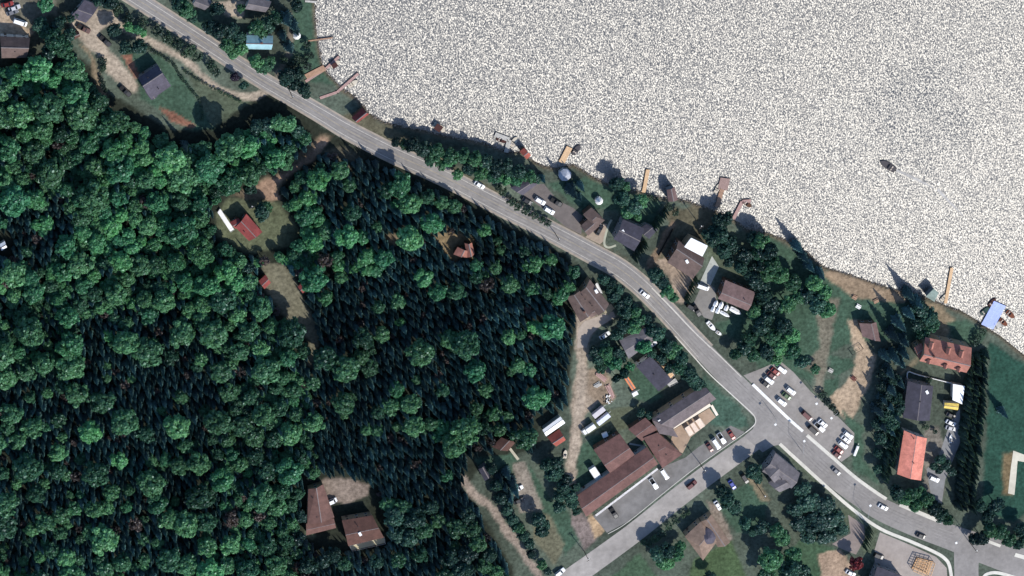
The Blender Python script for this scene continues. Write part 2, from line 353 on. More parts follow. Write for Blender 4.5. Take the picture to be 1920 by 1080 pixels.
pw_ = t.nodes.new('ShaderNodeVectorMath'); pw_.operation = 'SCALE'; t.links.new(vs_.outputs[0], pw_.inputs[0]); t.links.new(pr_.outputs[0], pw_.inputs['Scale']); t.links.new(pw_.outputs[0], vk_.inputs[0])
b.inputs['Roughness'].default_value = 0.535
WZ = -0.35
wv = [G(480, 700, WZ), G(480, -4000, WZ), G(6000, -4000, WZ), G(6000, 1300, WZ), G(1900, 1000, WZ)]
water = struct(MB().add(wv, [(0, 1, 2, 3, 4)]).build('water', wm, fix=False))
if water.data.polygons[0].normal.z < 0: water.data.flip_normals()

# ------------------------------------------------------------------ roads, pavements
def ribbon(name, pts, w, z, material, thick=0.0, n=6):
    if not isinstance(w, (list, tuple)): w = [w]*len(pts)
    line = smooth_line([(p[0], p[1], q) for p, q in zip(pts, w)], n)
    L = []; Rr = []
    P = [G(a, b, z) for a, b, _ in line]
    for i, (a, b, q) in enumerate(line):
        d = (P[min(i+1, len(P)-1)]-P[max(i-1, 0)]).normalized(); nrm = Vector((-d.y, d.x, 0))
        L.append(P[i]+nrm*q*S/2); Rr.append(P[i]-nrm*q*S/2)
    m = MB(); k = len(L); vs = L+Rr
    fs = [(i, k+i, k+i+1, i+1) for i in range(k-1)]
    if thick:
        vs = vs+[v-Vector((0, 0, thick)) for v in vs]; o = 2*k
        fs += [(i, i+1, o+i+1, o+i) for i in range(k-1)]+[(k+i, o+k+i, o+k+i+1, k+i+1) for i in range(k-1)]+[(0, o, o+k, k), (k-1, 2*k-1, o+2*k-1, o+k-1)]
    m.add(vs, fs); o = m.build(name, material); return struct(o)
def sheet(name, poly, z, material, thick=0.0):
    P = Gv(poly, z); m = MB()
    if thick: m.prism(P, z-thick, z)
    else: m.add(P, [tuple(range(len(P)))])
    o = m.build(name, material)
    if not thick and o.data.polygons[0].normal.z < 0: o.data.flip_normals()
    return struct(o)
MAIN = [(200, -38), (256, -2), (370, 71), (480, 143), (545, 181), (600, 213), (650, 243), (705, 272), (750, 294), (800, 316), (850, 340), (900, 366), (950, 392), (1000, 417), (1050, 443), (1113, 477), (1160, 503), (1203, 537),
 (1250, 584), (1285, 622), (1321, 661), (1380, 721), (1420, 759), (1460, 797), (1500, 833), (1540, 872), (1580, 905), (1625, 938), (1660, 959), (1720, 985), (1790, 1010), (1850, 1032), (1920, 1058), (2000, 1090)]
MW = [26, 26, 26, 26, 27, 28, 30, 31, 31, 31, 31, 31, 32, 32, 33, 34, 34, 34, 34, 35, 37, 40, 42, 44, 45, 44, 44, 44, 46, 48, 52, 58, 60, 60]
ribbon('road_shoulder', MAIN[:21], [w+7 for w in MW[:21]], 0.03, mat('shoulder_gravel', (0.30, 0.255, 0.205), 0.95, 0.2, 0.4))
ribbon('road', MAIN, MW, 0.07, ASPH)
ribbon('side_street', [(1020, 1124), (1068, 1086), (1112, 1055), (1190, 998), (1262, 940), (1323, 893), (1382, 850), (1435, 812)], [44, 44, 44, 43, 43, 43, 42, 40], 0.05, mat('asphalt_worn', (0.285, 0.26, 0.235), 0.9, 0.14, 0.4, var2=0.18, scale2=0.08))
sheet('road', [(1395, 818), (1412, 804), (1416, 790), (1425, 770), (1475, 820), (1478, 846), (1462, 834), (1450, 836), (1430, 848)], 0.09, ASPH)
ribbon('side_road', [(1815, 1025), (1812, 1060), (1813, 1110)], [58, 50, 50], 0.055, ASPH)
def off_line(pts, ws, side, k):
    out = []
    for i, (p, w) in enumerate(zip(pts, ws)):
        a = pts[max(i-1, 0)]; c = pts[min(i+1, len(pts)-1)]; dx, dy = c[0]-a[0], c[1]-a[1]; l = math.hypot(dx, dy)
        out.append((p[0]-side*dy/l*(w/2+k), p[1]+side*dx/l*(w/2+k)))
    return out
ribbon('road_marking', off_line(MAIN[:21], MW[:21], -1, -5), 1.0, 0.10, PAINT)
ribbon('road_marking', off_line(MAIN[:21], MW[:21], 1, -4), 0.9, 0.10, PAINT)
ribbon('road_marking', off_line(MAIN[:19], [0]*19, 1, 0), 0.6, 0.104, mat('faded_yellow', (0.33, 0.27, 0.17), 0.8, 0.3, 0.5))
WEAR = mat('asphalt_wear', (0.208, 0.193, 0.179), 0.9, 0.2, 0.35, var2=0.25, scale2=0.06)
for sd in (-1, 1):
    for k in (3.0, 8.5): ribbon('road', off_line(MAIN[:31], [0]*31, sd, k if k < 5 else k+0), 1.9, 0.086, WEAR)
WALK_M = mat('sidewalk_concrete', (0.55, 0.52, 0.45), 0.85, 0.12, 0.6)
ribbon('pavement', [(1513, 816), (1560, 857), (1600, 892), (1635, 918), (1662, 936)], 6.5, 0.16, WALK_M, 0.16)
ribbon('pavement', [(1687, 946), (1725, 962), (1766, 979)], 8, 0.16, WALK_M, 0.16)
ribbon('pavement', [(1835, 1008), (1876, 1024)], 6, 0.16, WALK_M, 0.16)
ribbon('pavement', [(1903, 1040), (1930, 1048)], 8, 0.16, WALK_M, 0.16)
ribbon('pavement', [(1462, 832), (1480, 849), (1515, 881), (1548, 911), (1600, 956), (1650, 991), (1707, 1015), (1750, 1034), (1770, 1046), (1780, 1060), (1785, 1090)], 6.5, 0.17, WALK_M, 0.17)
ribbon('pavement', [(1843, 1090), (1848, 1078), (1870, 1074), (1910, 1085)], 7, 0.17, WALK_M, 0.17)
ribbon('kerb', [(1266, 630), (1300, 668), (1330, 701), (1372, 740), (1408, 773), (1416, 784), (1416, 794), (1408, 803), (1398, 811)], 2.0, 0.2, CONC, 0.2)
ribbon('kerb', [(1222, 540), (1262, 581), (1300, 621), (1345, 663), (1390, 707)], 1.6, 0.2, CONC, 0.2)
ribbon('kerb', [(1140, 1001), (1177, 979), (1250, 920), (1310, 873), (1398, 811)], 1.1, 0.08, CONC, 0.08)
sheet('parking_lot', [(1394, 704), (1430, 690), (1462, 676), (1488, 698), (1520, 734), (1565, 775), (1602, 812), (1600, 850), (1578, 866), (1562, 856), (1513, 816)], 0.04, mat('lot_asphalt', (0.245, 0.222, 0.2), 0.9, 0.16, 0.4))
sheet('parking_lot', [(1112, 968), (1138, 999), (1177, 978), (1250, 919), (1310, 872), (1396, 810), (1370, 798), (1330, 826), (1310, 838), (1285, 858), (1232, 880), (1170, 925)], 0.035, ASPH2)
sheet('driveway', [(965, 358), (995, 345), (1020, 345), (1045, 375), (1075, 390), (1092, 405), (1090, 440), (1060, 425), (1040, 408), (1000, 378)], 0.03, mat('drive_asphalt', (0.135, 0.115, 0.105), 0.9, 0.15, 0.4))
sheet('driveway', [(1098, 445), (1120, 418), (1138, 420), (1132, 452), (1125, 458)], 0.032, GRAVEL)
sheet('driveway', [(1300, 570), (1320, 525), (1340, 540), (1345, 570), (1335, 600), (1320, 595)], 0.034, mat('drive_grey', (0.2, 0.185, 0.165), 0.9, 0.15, 0.4))
sheet('patio', [(1312, 530), (1335, 480), (1348, 500), (1332, 535)], 0.05, mat('pale_concrete', (0.36, 0.37, 0.33), 0.85, 0.2, 0.4))
sheet('driveway', [(1590, 965), (1620, 985), (1622, 1010), (1605, 1040), (1580, 1030), (1560, 1020), (1595, 1000)], 0.033, mat('drive_pink', (0.22, 0.18, 0.16), 0.9, 0.15, 0.4))
sheet('parking_lot', [(1650, 998), (1707, 1022), (1755, 1044), (1775, 1065), (1778, 1110), (1690, 1110), (1640, 1060), (1640, 1030)], 0.038, mat('lot_pale', (0.29, 0.25, 0.22), 0.9, 0.12, 0.4))
sheet('driveway', [(1737, 880), (1762, 850), (1782, 790), (1800, 765), (1800, 830), (1772, 900), (1765, 950), (1745, 925)], 0.036, mat('drive_bluegrey', (0.2, 0.2, 0.2), 0.9, 0.15, 0.4))
sheet('terrace', [(1262, 806), (1330, 765), (1342, 782), (1295, 820), (1280, 850), (1256, 838)], 0.06, mat('terrace_tan', (0.33, 0.235, 0.165), 0.9, 0.15, 0.5))
sheet('driveway', [(1096, 602), (1124, 592), (1150, 584), (1154, 594), (1122, 614), (1106, 630), (1100, 652), (1082, 652), (1085, 615)], 0.045, mat('court_pale', (0.34, 0.285, 0.235), 0.9, 0.12, 0.5))
sheet('path', [(1134, 574), (1146, 570), (1152, 578), (1140, 592), (1130, 584)], 0.05, mat('patio_tan', (0.3, 0.26, 0.17), 0.9, 0.15, 0.5))
ribbon('path', [(1147, 412), (1140, 425), (1133, 455), (1140, 464), (1155, 460)], 4, 0.05, mat('path_pale', (0.33, 0.33, 0.25), 0.9, 0.1, 0.5))
ribbon('path', [(956, 841), (972, 862)], 5, 0.05, mat('path_cream', (0.42, 0.38, 0.28), 0.9, 0.1, 0.5))
sheet('path', [(1900, 845), (1930, 856), (1930, 868), (1908, 864), (1905, 900), (1902, 928), (1890, 925), (1895, 880)], 0.05, mat('path_stone', (0.52, 0.48, 0.38), 0.9, 0.1, 0.5))
ribbon('path', [(1180, 832), (1210, 837)], 3.5, 0.05, mat('path_blue', (0.35, 0.38, 0.36), 0.9, 0.1, 0.5))

# ------------------------------------------------------------------ buildings
def lerp(a, b, t): return a+(b-a)*t
BUILD_PX = []
def window_mesh():
    m = MB(); m.box((0, 0, 0), (1.2, 0.08, 1.2), 0, 0); m.box((0, 0.05, 0), (1.0, 0.05, 1.0), 0, 1); return m.mesh('window', [FRAME, GLASS])
WIN = window_mesh()
DOOR = MB().box((0, 0, 1.02), (1.0, 0.1, 2.04)).mesh('door', DOORM)
def house(name, label, wings, roof, wall=WALLW, cat='house', group=None, chimneys=(), vents=(), skylights=(), win=True, dormers=(), seed=0):
    ex = 0.25*wings[0]['h']
    for w in wings: w['h'] *= 1.25
    c = sum((G(p[0], p[1], w['h']) for w in wings for p in w['q']), Vector())/sum(4 for w in wings); c.z = 0
    root = empty(name, c, label, cat, group)
    W = MB(); RF = MB(); rr = random.Random(seed); wins = []
    for k, w in enumerate(wings):
        BUILD_PX.append(w['q'])
        h = w['h']+0.03*k; A, B, C, D = [G(p[0], p[1], h)-c for p in w['q']]
        kind = w.get('kind', 'gable'); rise = w.get('rise', 1.6); rf = w.get('rf', 0.5)
        if w.get('axis', 0) == 1: A, B, C, D = B, C, D, A
        up = Vector((0, 0, 1)); th = 0.22
        cen = (A+B+C+D)/4
        ins = 0.35
        def inset(p):
            v = cen-p; v.z = 0; return p+v.normalized()*ins*1.4
        a, b, cc, d = [inset(p) for p in (A, B, C, D)]
        if kind == 'flat':
            W.prism([a, b, cc, d], 0, h-0.3)
            RF.prism([A, B, C, D], h-0.3, h)
            RF.prism([lerp(cen, p, 0.0)+(p-cen)*0.93 for p in (A, B, C, D)], h+0.004, h+0.03)
        else:
            r0 = lerp(A, D, rf)+up*rise; r1 = lerp(B, C, rf)+up*rise
            if kind == 'hip':
                hk = w.get('hk', 0.28); r0, r1 = lerp(r0, r1, hk), lerp(r0, r1, 1-hk)
            top = [A, B, C, D, r0, r1]; bot = [p-up*th for p in top]
            f = [(0, 1, 5, 4), (2, 3, 4, 5)]; fb = [tuple(i+6 for i in reversed(q)) for q in f]
            rim = [(0, 1), (1, 5), (5, 2), (2, 3), (3, 4), (4, 0)] if kind == 'gable' else [(0, 1), (1, 2), (2, 3), (3, 0)]
            if kind == 'hip': f += [(1, 2, 5), (3, 0, 4)]; fb += [(11, 8, 7), (10, 6, 9)]
            RF.add(top+bot, f+fb+[(i, j, j+6, i+6) for i, j in rim])
            zt = h-0.26
            rd = (r1-r0).normalized(); rn = Vector((-rd.y, rd.x, 0))*0.22; e = up*0.05
            RF.add([r0-rn-up*0.10, r1-rn-up*0.10, r1+e, r0+e, r0+rn-up*0.10, r1+rn-up*0.10], [(0, 1, 2, 3), (3, 2, 5, 4), (0, 3, 4), (1, 5, 2), (0, 4, 5, 1)], 1)
            if kind == 'gable':
                g0 = lerp(a, d, rf)+up*(rise-0.28); g1 = lerp(b, cc, rf)+up*(rise-0.28)
                W.add([Vector((p.x, p.y, 0)) for p in (a, b, cc, d)]+[Vector((p.x, p.y, zt)) for p in (a, b, cc, d)]+[g0, g1],
                      [(0, 1, 5, 4), (2, 3, 7, 6), (1, 2, 6, 9, 5), (3, 0, 4, 8, 7), (4, 5, 9, 8), (6, 7, 8, 9), (0, 3, 2, 1)])
            else: W.prism([a, b, cc, d], 0, zt)
        if win:
            for (p, q) in ((a, b), (b, cc), (cc, d), (d, a)):
                p = Vector((p.x, p.y, 0)); q = Vector((q.x, q.y, 0)); L = (q-p).length
                if L < 3: continue
                n = min(4, max(1, int(L/3.2))); ang = math.atan2(q.y-p.y, q.x-p.x)
                nn = Vector((q.y-p.y, p.x-q.x, 0)).normalized(); sgn = 1 if nn.dot((p+q)/2-Vector((cen.x, cen.y, 0))) > 0 else -1
                for i in range(n):
                    for zz in ([1.5] if h < 4.6 else [1.5, 4.1]):
                        wins.append((lerp(p, q, (i+0.5)/n)+nn*sgn*0.03+up*zz, ang if sgn < 0 else ang+math.pi))
    W.build('wall', wall, root)
    ro = RF.build('roof', [roof, mat('ridge_cap', (0.2, 0.17, 0.16), 0.8, 0.1)], root)
    dn = True
    for pos, ang in wins:
        if dn and pos.z < 2:
            o = link('door', DOOR, root); o.location = (pos.x, pos.y, 0); o.rotation_euler = (0, 0, ang); dn = False; continue
        o = link('window', WIN, root); o.location = pos; o.rotation_euler = (0, 0, ang)
    h0 = wings[0]['h']; rs = wings[0].get('rise', 1.6)
    def put(lst, nm, mk, dz):
        for e in lst:
            z = e[2]+ex if len(e) > 2 else h0+rs*0.55
            p = G(e[0], e[1], z)-c; mk(p).build(nm, mk.mats, ro)
    def ch(p): return MB().box((p.x, p.y, p.z), (0.8, 0.6, 1.9)).box((p.x, p.y, p.z+1.0), (0.95, 0.75, 0.12)).tube((p.x, p.y, p.z+1.06), (p.x, p.y, p.z+1.3), 0.16)
    ch.mats = BRICK
    def ve(p): return MB().tube((p.x, p.y, p.z-0.6), (p.x, p.y, p.z+0.35), 0.16).tube((p.x, p.y, p.z+0.35), (p.x, p.y, p.z+0.5), 0.28, 0.2)
    ve.mats = mat('vent_dark', (0.03, 0.025, 0.025), 0.7, 0.1)
    def sk(p): return MB().box((p.x, p.y, p.z), (1.1, 1.7, 0.8), 0.5)
    sk.mats = WHITE
    put(chimneys, 'chimney', ch, 0); put(vents, 'vent', ve, 0); put(skylights, 'skylight', sk, 0)
    for (x, y, z, dx, dy, sw) in dormers:       # little gabled dormers on a roof slope
        z += ex
        p = G(x, y, z)-c; q = G(x+dx, y+dy, z)-c; d = (q-p).normalized(); n = Vector((-d.y, d.x, 0))
        L = (q-p).length; m = MB()
        A, B, C, D = p-n*sw, q-n*sw, q+n*sw, p+n*sw; u = Vector((0, 0, 0.9*sw)); dz = Vector((0, 0, -1.3))
        m.add([A, B, C, D, p+u, q+u], [(0, 1, 5, 4), (2, 3, 4, 5)], 0)
        k = 0.86; a, b, cc, dd = p-n*sw*k, q-n*sw*k, q+n*sw*k, p+n*sw*k; v = u*k*0.93
        m.add([a, b, cc, dd, a+dz, b+dz, cc+dz, dd+dz, p+v, q+v], [(0, 1, 5, 4), (2, 3, 7, 6), (0, 8, 3, 7, 4), (1, 5, 6, 2, 9)], 1)
        m.build('dormer', [roof, wall], ro)
    return root
def Q(*a): return [(a[i], a[i+1]) for i in range(0, 8, 2)]
def roofm(n, r, g, b, k=0.92, rough=0.85, var=0.14): return mat('roof_'+n, lin(r, g, b, k), rough, var, 1.3, var2=0.26, scale2=0.3)
RV = roofm('violet_grey', 78, 74, 84); RD = roofm('charcoal', 62, 60, 70); RBR = roofm('brown', 96, 80, 74); RRB = roofm('redbrown', 104, 75, 69); RM = roofm('mauve', 112, 90, 86)
RG = roofm('grey', 105, 100, 102); RT = roofm('turquoise', 150, 188, 194, 0.85, 0.6, 0.05); RR = roofm('red', 130, 62, 58); ROR = roofm('orange', 208, 130, 112, 0.9, 0.8, 0.16)
RTC = roofm('terracotta', 158, 106, 92); RW = mat('roof_white', (0.85, 0.85, 0.83), 0.6, 0.04); RY = roofm('yellow', 225, 195, 100); RSH = roofm('shed_red', 150, 78, 66); RDB = roofm('darkbrown', 84, 58, 50)
RLG = roofm('lightgrey', 165, 168, 176); RGB = roofm('greybrown', 104, 94, 94)

house('garage', 'violet-grey gabled garage at the top of the sandy drive', [dict(q=Q(131, 32, 161, 43, 186, 10, 158, 0), h=3.2, rise=1.6)], RV, WALLG, 'garage')
house('shed', 'tiny white shed among the trees at the left edge', [dict(q=Q(-1, 458, 9, 452, 13, 464, 3, 470), h=3.0, rise=0.8)], RW, WALLW, 'shed', win=False)
house('shed', 'small dark brown shed beside the two parked dark vehicles', [dict(q=Q(132, 61, 147, 58, 151, 68, 136, 76), h=2.6, rise=1.0)], RDB, WALLB, 'shed', win=False)
house('house', 'brown gabled house at the left edge below the sandy yard', [dict(q=Q(0, 68, 56, 71, 50, 108, 3, 109), h=4.2, rise=3.2, rf=0.42)], RBR, WALLW, vents=[(28, 96, 6)])
house('house', 'dark grey house on the lawn inside the looping drive', [dict(q=Q(259, 146, 296, 122, 321, 161, 284, 187), h=4.0, rise=2.8, rf=0.3), dict(q=Q(272, 172, 284, 164, 296, 180, 284, 188), h=3.4, rise=1.0, axis=1)], RV, WALLG, vents=[(277, 145), (297, 166)])
house('house', 'house with a pale turquoise metal roof above the road', [dict(q=Q(462, 66, 512, 67, 509, 93, 459, 92), h=3.6, rise=2.2)], RT, WALLW, chimneys=[(490, 80)])
house('house', 'grey-roofed house cut by the top edge near the lake', [dict(q=Q(459, 17, 498, 23, 509, 3, 469, -6), h=3.6, rise=1.4)], RG, WALLW)
house('house', 'grey-roofed house at the top edge beside the road', [dict(q=Q(360, 10, 384, 19, 398, 3, 370, -8), h=3.4, rise=1.4)], RG, WALLW)
house('shed', 'rust-red gabled shed between the road and the lake', [dict(q=Q(659, 221, 680, 203, 692, 214, 671, 230), h=2.8, rise=2.2)], RR, WALLB, 'shed', win=False)
house('cottage', 'red-roofed cottage in the forest clearing', [dict(q=Q(441, 426, 462, 401, 492, 435, 467, 452), h=3.8, rise=1.3, axis=1), dict(q=Q(430, 417, 447, 409, 456, 420, 442, 429), h=3.2, rise=0.8)], RR, WALLB, 'cottage', vents=[(458, 434)])
house('shed', 'red-roofed shed on the west side of the forest path', [dict(q=Q(485, 527, 498, 515, 508, 530, 496, 542), h=2.6, rise=0.9)], RR, WALLB, 'shed', win=False)
house('shed', 'tiny red shed on the east side of the forest path', [dict(q=Q(558, 538, 566, 530, 577, 541, 568, 550), h=2.4, rise=0.8)], RR, WALLB, 'shed', win=False)
house('cottage', 'pinkish-red cross-gabled cottage deep among the dark spruces', [dict(q=Q(850, 477, 858, 463, 882, 471, 877, 483), h=3.2, rise=1.5), dict(q=Q(871, 456, 885, 455, 890, 476, 876, 483), h=3.3, rise=1.6, axis=1)], RTC, WALLB, 'cottage')
house('house', 'large brown cross-gabled house above the long dirt drive', [dict(q=Q(1088, 548, 1106, 524, 1142, 570, 1122, 592), h=4.6, rise=2.0, axis=1), dict(q=Q(1062, 556, 1088, 545, 1116, 580, 1088, 604), h=4.4, rise=1.8, axis=1), dict(q=Q(1098, 580, 1120, 565, 1133, 583, 1108, 596), h=3.6, rise=1.2)], RBR, WALLT, chimneys=[(1095, 584, 6.5)], vents=[(1097, 561, 6.4), (1110, 573, 6)], skylights=[(1118, 546, 5.6)])
house('house', 'grey-roofed house half hidden by trees below the road bend', [dict(q=Q(1161, 638, 1213, 613, 1233, 632, 1179, 673), h=3.8, rise=1.5)], RG, WALLW, skylights=[(1217, 623, 5)])
house('house', 'modern house with a flat black roof and white edges', [dict(q=Q(1193, 687, 1220, 668, 1261, 713, 1235, 734), h=4.2, kind='flat')], RD, WHITE, vents=[(1226, 702, 4.4)])
house('shed', 'narrow shed with a bright orange roof beside the small lawn', [dict(q=Q(1168, 706, 1175, 702, 1192, 727, 1185, 732), h=2.4, rise=0.5, axis=1)], roofm('tangerine', 225, 140, 95), WALLT, 'shed', win=False)
house('motel', 'long red-brown motel wing facing the lot with parked pickups', [dict(q=Q(1079, 931, 1213, 838, 1234, 870, 1099, 969), h=3.4, rise=1.9, rf=0.52)], RRB, WALLW, 'motel', vents=[(1116, 936), (1145, 914), (1174, 894), (1202, 874)])
house('motel_block', 'reddish-brown motel corner block with a broad low roof', [dict(q=Q(1206, 821, 1233, 811, 1279, 852, 1242, 878), h=4.0, rise=0.9, kind='hip')], RRB, WALLT, 'motel', vents=[(1235, 835), (1249, 852)])
house('motel_annex', 'reddish-brown gabled annex behind the long motel wing', [dict(q=Q(1113, 843, 1162, 813, 1190, 853, 1144, 887), h=3.8, rise=2.0, rf=0.6)], RRB, WALLB, 'annex', vents=[(1154, 853)])
house('motel_annex', 'dark mauve annex between the north wing and corner block', [dict(q=Q(1178, 805, 1210, 783, 1234, 805, 1204, 827), h=3.4, rise=1.0)], RRB, WALLB, 'annex')
house('motel', 'long grey-brown motel wing beside the main road', [dict(q=Q(1222, 786, 1320, 722, 1343, 748, 1262, 803), h=4.4, rise=2.0, rf=0.4), dict(q=Q(1223, 788, 1258, 797, 1272, 820, 1236, 813), h=3.6, kind='flat')], RGB, WALLT, 'motel', skylights=[(1237, 790, 5.2)])
house('trailer_shed', 'shed with a white ribbed metal roof at the forest edge', [dict(q=Q(1017, 806, 1051, 781, 1060, 793, 1024, 818), h=3.0, rise=0.5, rf=0.4)], RW, WALLW, 'shed', win=False)
house('shed', 'brick-red gabled shed next to the white ribbed roof', [dict(q=Q(1026, 820, 1049, 805, 1061, 825, 1043, 837), h=2.9, rise=2.0)], RSH, WALLB, 'shed', win=False)
house('house', 'brown hip-roofed house beside the driveway with white cars', [dict(q=Q(1093, 402, 1109, 389, 1134, 413, 1117, 428), h=4.0, rise=1.4, kind='hip'), dict(q=Q(1088, 424, 1110, 405, 1124, 424, 1103, 442), h=3.6, rise=1.2)], RBR, WALLB)
house('house', 'charcoal slate-roofed house with a white skylight by the lake lawn', [dict(q=Q(1150, 448, 1168, 411, 1208, 428, 1189, 471), h=4.6, rise=2.0, axis=1), dict(q=Q(1195, 430, 1212, 420, 1234, 430, 1217, 448), h=3.4, rise=1.0)], RD, WALLG, skylights=[(1168, 434, 6.0)])
house('house', 'dark-roofed house with a big white flat extension towards the lake', [dict(q=Q(1251, 492, 1272, 451, 1321, 484, 1299, 523), h=4.6, rise=2.6, rf=0.3, axis=1)], RBR, WALLB, skylights=[(1288, 490, 6.6)])
house('house_extension', 'flat-roofed bright white extension on the lake side of a dark house', [dict(q=Q(1283, 463, 1296, 446, 1327, 461, 1317, 481), h=5.8, kind='flat')], RW, WALLT, 'extension', win=False)
house('house', 'mauve-roofed house behind the row of white-wrapped boats', [dict(q=Q(1346, 560, 1360, 525, 1416, 548, 1402, 583), h=4.6, rise=1.6, rf=0.62, axis=1)], RM, WALLB, vents=[(1396, 561, 6)])
house('pavilion', 'mauve-roofed beach pavilion at the edge of the sand', [dict(q=Q(1611, 606, 1643, 604, 1651, 640, 1617, 631), h=3.4, rise=1.6, rf=0.35, axis=1)], RM, WALLB, 'pavilion')
house('inn', 'terracotta-roofed inn with six dormers near the shore', [dict(q=Q(1735, 632, 1822, 652, 1812, 699, 1724, 677), h=6.4, rise=3.2, rf=0.62), dict(q=Q(1714, 652, 1727, 643, 1737, 662, 1722, 672), h=5.0, rise=1.2)], RTC, WALLT, 'inn',
 dormers=[(1745, 654, 9.4, 3, -12, 1.0), (1777, 664, 9.4, 3, -12, 1.0), (1801, 670, 9.4, 3, -12, 1.0), (1743, 674, 8.8, -2, 8, 0.8), (1774, 683, 8.8, -2, 8, 0.8), (1799, 689, 8.8, -2, 8, 0.8)], chimneys=[(1751, 668, 10)])
house('house', 'dark slate house between the inn and the orange-red roof', [dict(q=Q(1702, 714, 1750, 724, 1743, 789, 1693, 783), h=4.4, rise=1.8, axis=1)], RD, WALLG, vents=[(1725, 753, 6)], skylights=[(1738, 735, 5.5)])
house('garage', 'white flat-roofed garage beside the tall cedar row', [dict(q=Q(1787, 720, 1809, 724, 1804, 758, 1786, 750), h=3.4, kind='flat')], RW, WALLW, 'garage', win=False)
house('shed', 'small pale yellow lean-to below the white flat garage', [dict(q=Q(1771, 755, 1798, 757, 1796, 769, 1770, 765), h=2.8, rise=0.4)], RY, WALLW, 'shed', win=False)
house('house', 'house with a vivid orange-red gabled roof', [dict(q=Q(1695, 807, 1738, 822, 1727, 901, 1682, 889), h=4.0, rise=1.8, axis=1)], ROR, WALLW, vents=[(1713, 868, 6), (1713, 822, 6)])
house('house', 'grey multi-gabled house on the street corner', [dict(q=Q(1429, 884, 1454, 849, 1500, 887, 1484, 916), h=4.2, rise=2.2, axis=1), dict(q=Q(1432, 880, 1448, 862, 1470, 890, 1452, 905), h=4.8, rise=1.8), dict(q=Q(1440, 905, 1462, 892, 1486, 912, 1462, 923), h=4.0, rise=1.6)], RG, WALLG, vents=[(1465, 898, 6)])
house('house', 'tan multi-hipped house with an octagonal dark turret', [dict(q=Q(1284, 1006, 1314, 978, 1347, 1012, 1318, 1051), h=4.4, rise=2.0, kind='hip'), dict(q=Q(1314, 978, 1334, 964, 1369, 1017, 1346, 1026), h=4.0, rise=1.8, axis=1)], roofm('tanbrown', 126, 106, 92), WALLT)
house('house', 'dark roof cut by the bottom edge beside the red maple', [dict(q=Q(1645, 1062, 1692, 1080, 1676, 1122, 1628, 1104), h=4.4, rise=1.0)], RD, WALLG)
house('house', 'mauve-brown roofed house left of its twin among the lower forest', [dict(q=Q(578, 917, 606, 908, 627, 970, 576, 984), h=4.0, rise=1.8, axis=1), dict(q=Q(574, 982, 626, 972, 630, 990, 574, 1004), h=3.0, rise=0.5)], roofm('cocoa', 104, 76, 68), WALLT, vents=[(586, 933), (594, 969)])
house('house', 'dark brown roofed house with a white chimney right of its twin', [dict(q=Q(641, 976, 698, 966, 720, 1008, 653, 1024), h=4.2, rise=1.8, rf=0.5)], RDB, WALLT, skylights=[(675, 1001, 6)], vents=[(671, 987, 6)])
house('house', 'small dark house half hidden by crowns above the cream path', [dict(q=Q(922, 838, 940, 820, 968, 828, 952, 846), h=3.2, rise=1.4)], RDB, WALLB)
house('shed', 'dark violet shed on the lawn beside tall spruces', [dict(q=Q(897, 880, 911, 869, 922, 888, 909, 902), h=2.8, rise=1.2, axis=1)], RD, WALLG, 'shed', win=False)
house('boathouse', 'violet-grey boathouse standing on the waterline by the lawn', [dict(q=Q(1250, 356, 1265, 350, 1271, 375, 1253, 378), h=3.4, rise=1.2, axis=1)], RM, WALLG, 'boathouse', win=False)
house('boathouse', 'small rusty-brown boathouse half hidden by shore trees', [dict(q=Q(974, 284, 983, 277, 996, 291, 988, 299), h=2.8, rise=1.0)], RSH, WALLB, 'boathouse', win=False)
house('boathouse', 'grey-green flat boathouse beside the tan dock', [dict(q=Q(1736, 556, 1751, 541, 1760, 549, 1752, 566), h=3.0, kind='flat')], roofm('greygreen', 135, 150, 140), WALLG, 'boathouse', win=False)
house('house', 'grey roof of the house at the head of the asphalt driveway', [dict(q=Q(957, 352, 985, 337, 1008, 345, 980, 366), h=3.6, rise=1.2)], roofm('slate', 84, 80, 88), WALLG)
# turret with a conical eight-sided roof on the tan house
p = G(1325, 1006, 5.5); tr = empty('turret', (p.x, p.y, 0), 'dark eight-sided turret rising from the tan hipped house', 'turret')
oc = [(4.2*math.cos(k*math.pi/4), 4.2*math.sin(k*math.pi/4)) for k in range(8)]
MB().prism([(x*0.9, y*0.9) for x, y in oc], 0, 6.0).build('wall', WALLT, tr)
m = MB(); m.add([(x, y, 6.0) for x, y in oc]+[(0, 0, 8.2)], [(k, (k+1) % 8, 8) for k in range(8)]+[tuple(range(7, -1, -1))]); m.build('roof', RV, tr)
# gazebo
def gazebo(x, y, r, label, roof, z=2.6):
    p = G(x, y, z+0.6); g = empty('gazebo', (p.x, p.y, 0), label, 'gazebo')
    oc = [(r*math.cos(k*math.pi/4+0.3), r*math.sin(k*math.pi/4+0.3)) for k in range(8)]
    m = MB(); m.add([(a, b, z) for a, b in oc]+[(0, 0, z+1.4)]+[(a, b, z-0.15) for a, b in oc], [(k, (k+1) % 8, 8) for k in range(8)]+[(k, 9+k, 9+(k+1) % 8, (k+1) % 8) for k in range(8)]); m.build('roof', roof, g)
    for a, b in oc: MB().tube((a*0.9, b*0.9, 0), (a*0.9, b*0.9, z), 0.09).build('post', WHITE, g)
    MB().prism([(a*0.95, b*0.95) for a, b in oc], 0.02, 0.2).build('floor', DECKG, g)
gazebo(1060, 329, 2.7, 'pale grey octagonal gazebo on the lakeside lawn', RLG)
gazebo(1124, 378, 1.7, 'small white pavilion tent on the lawn beside the brown house', WHITE, 2.2)
gazebo(557, 68, 1.6, 'white square tent on the lawn near the top shore', WHITE, 2.2)
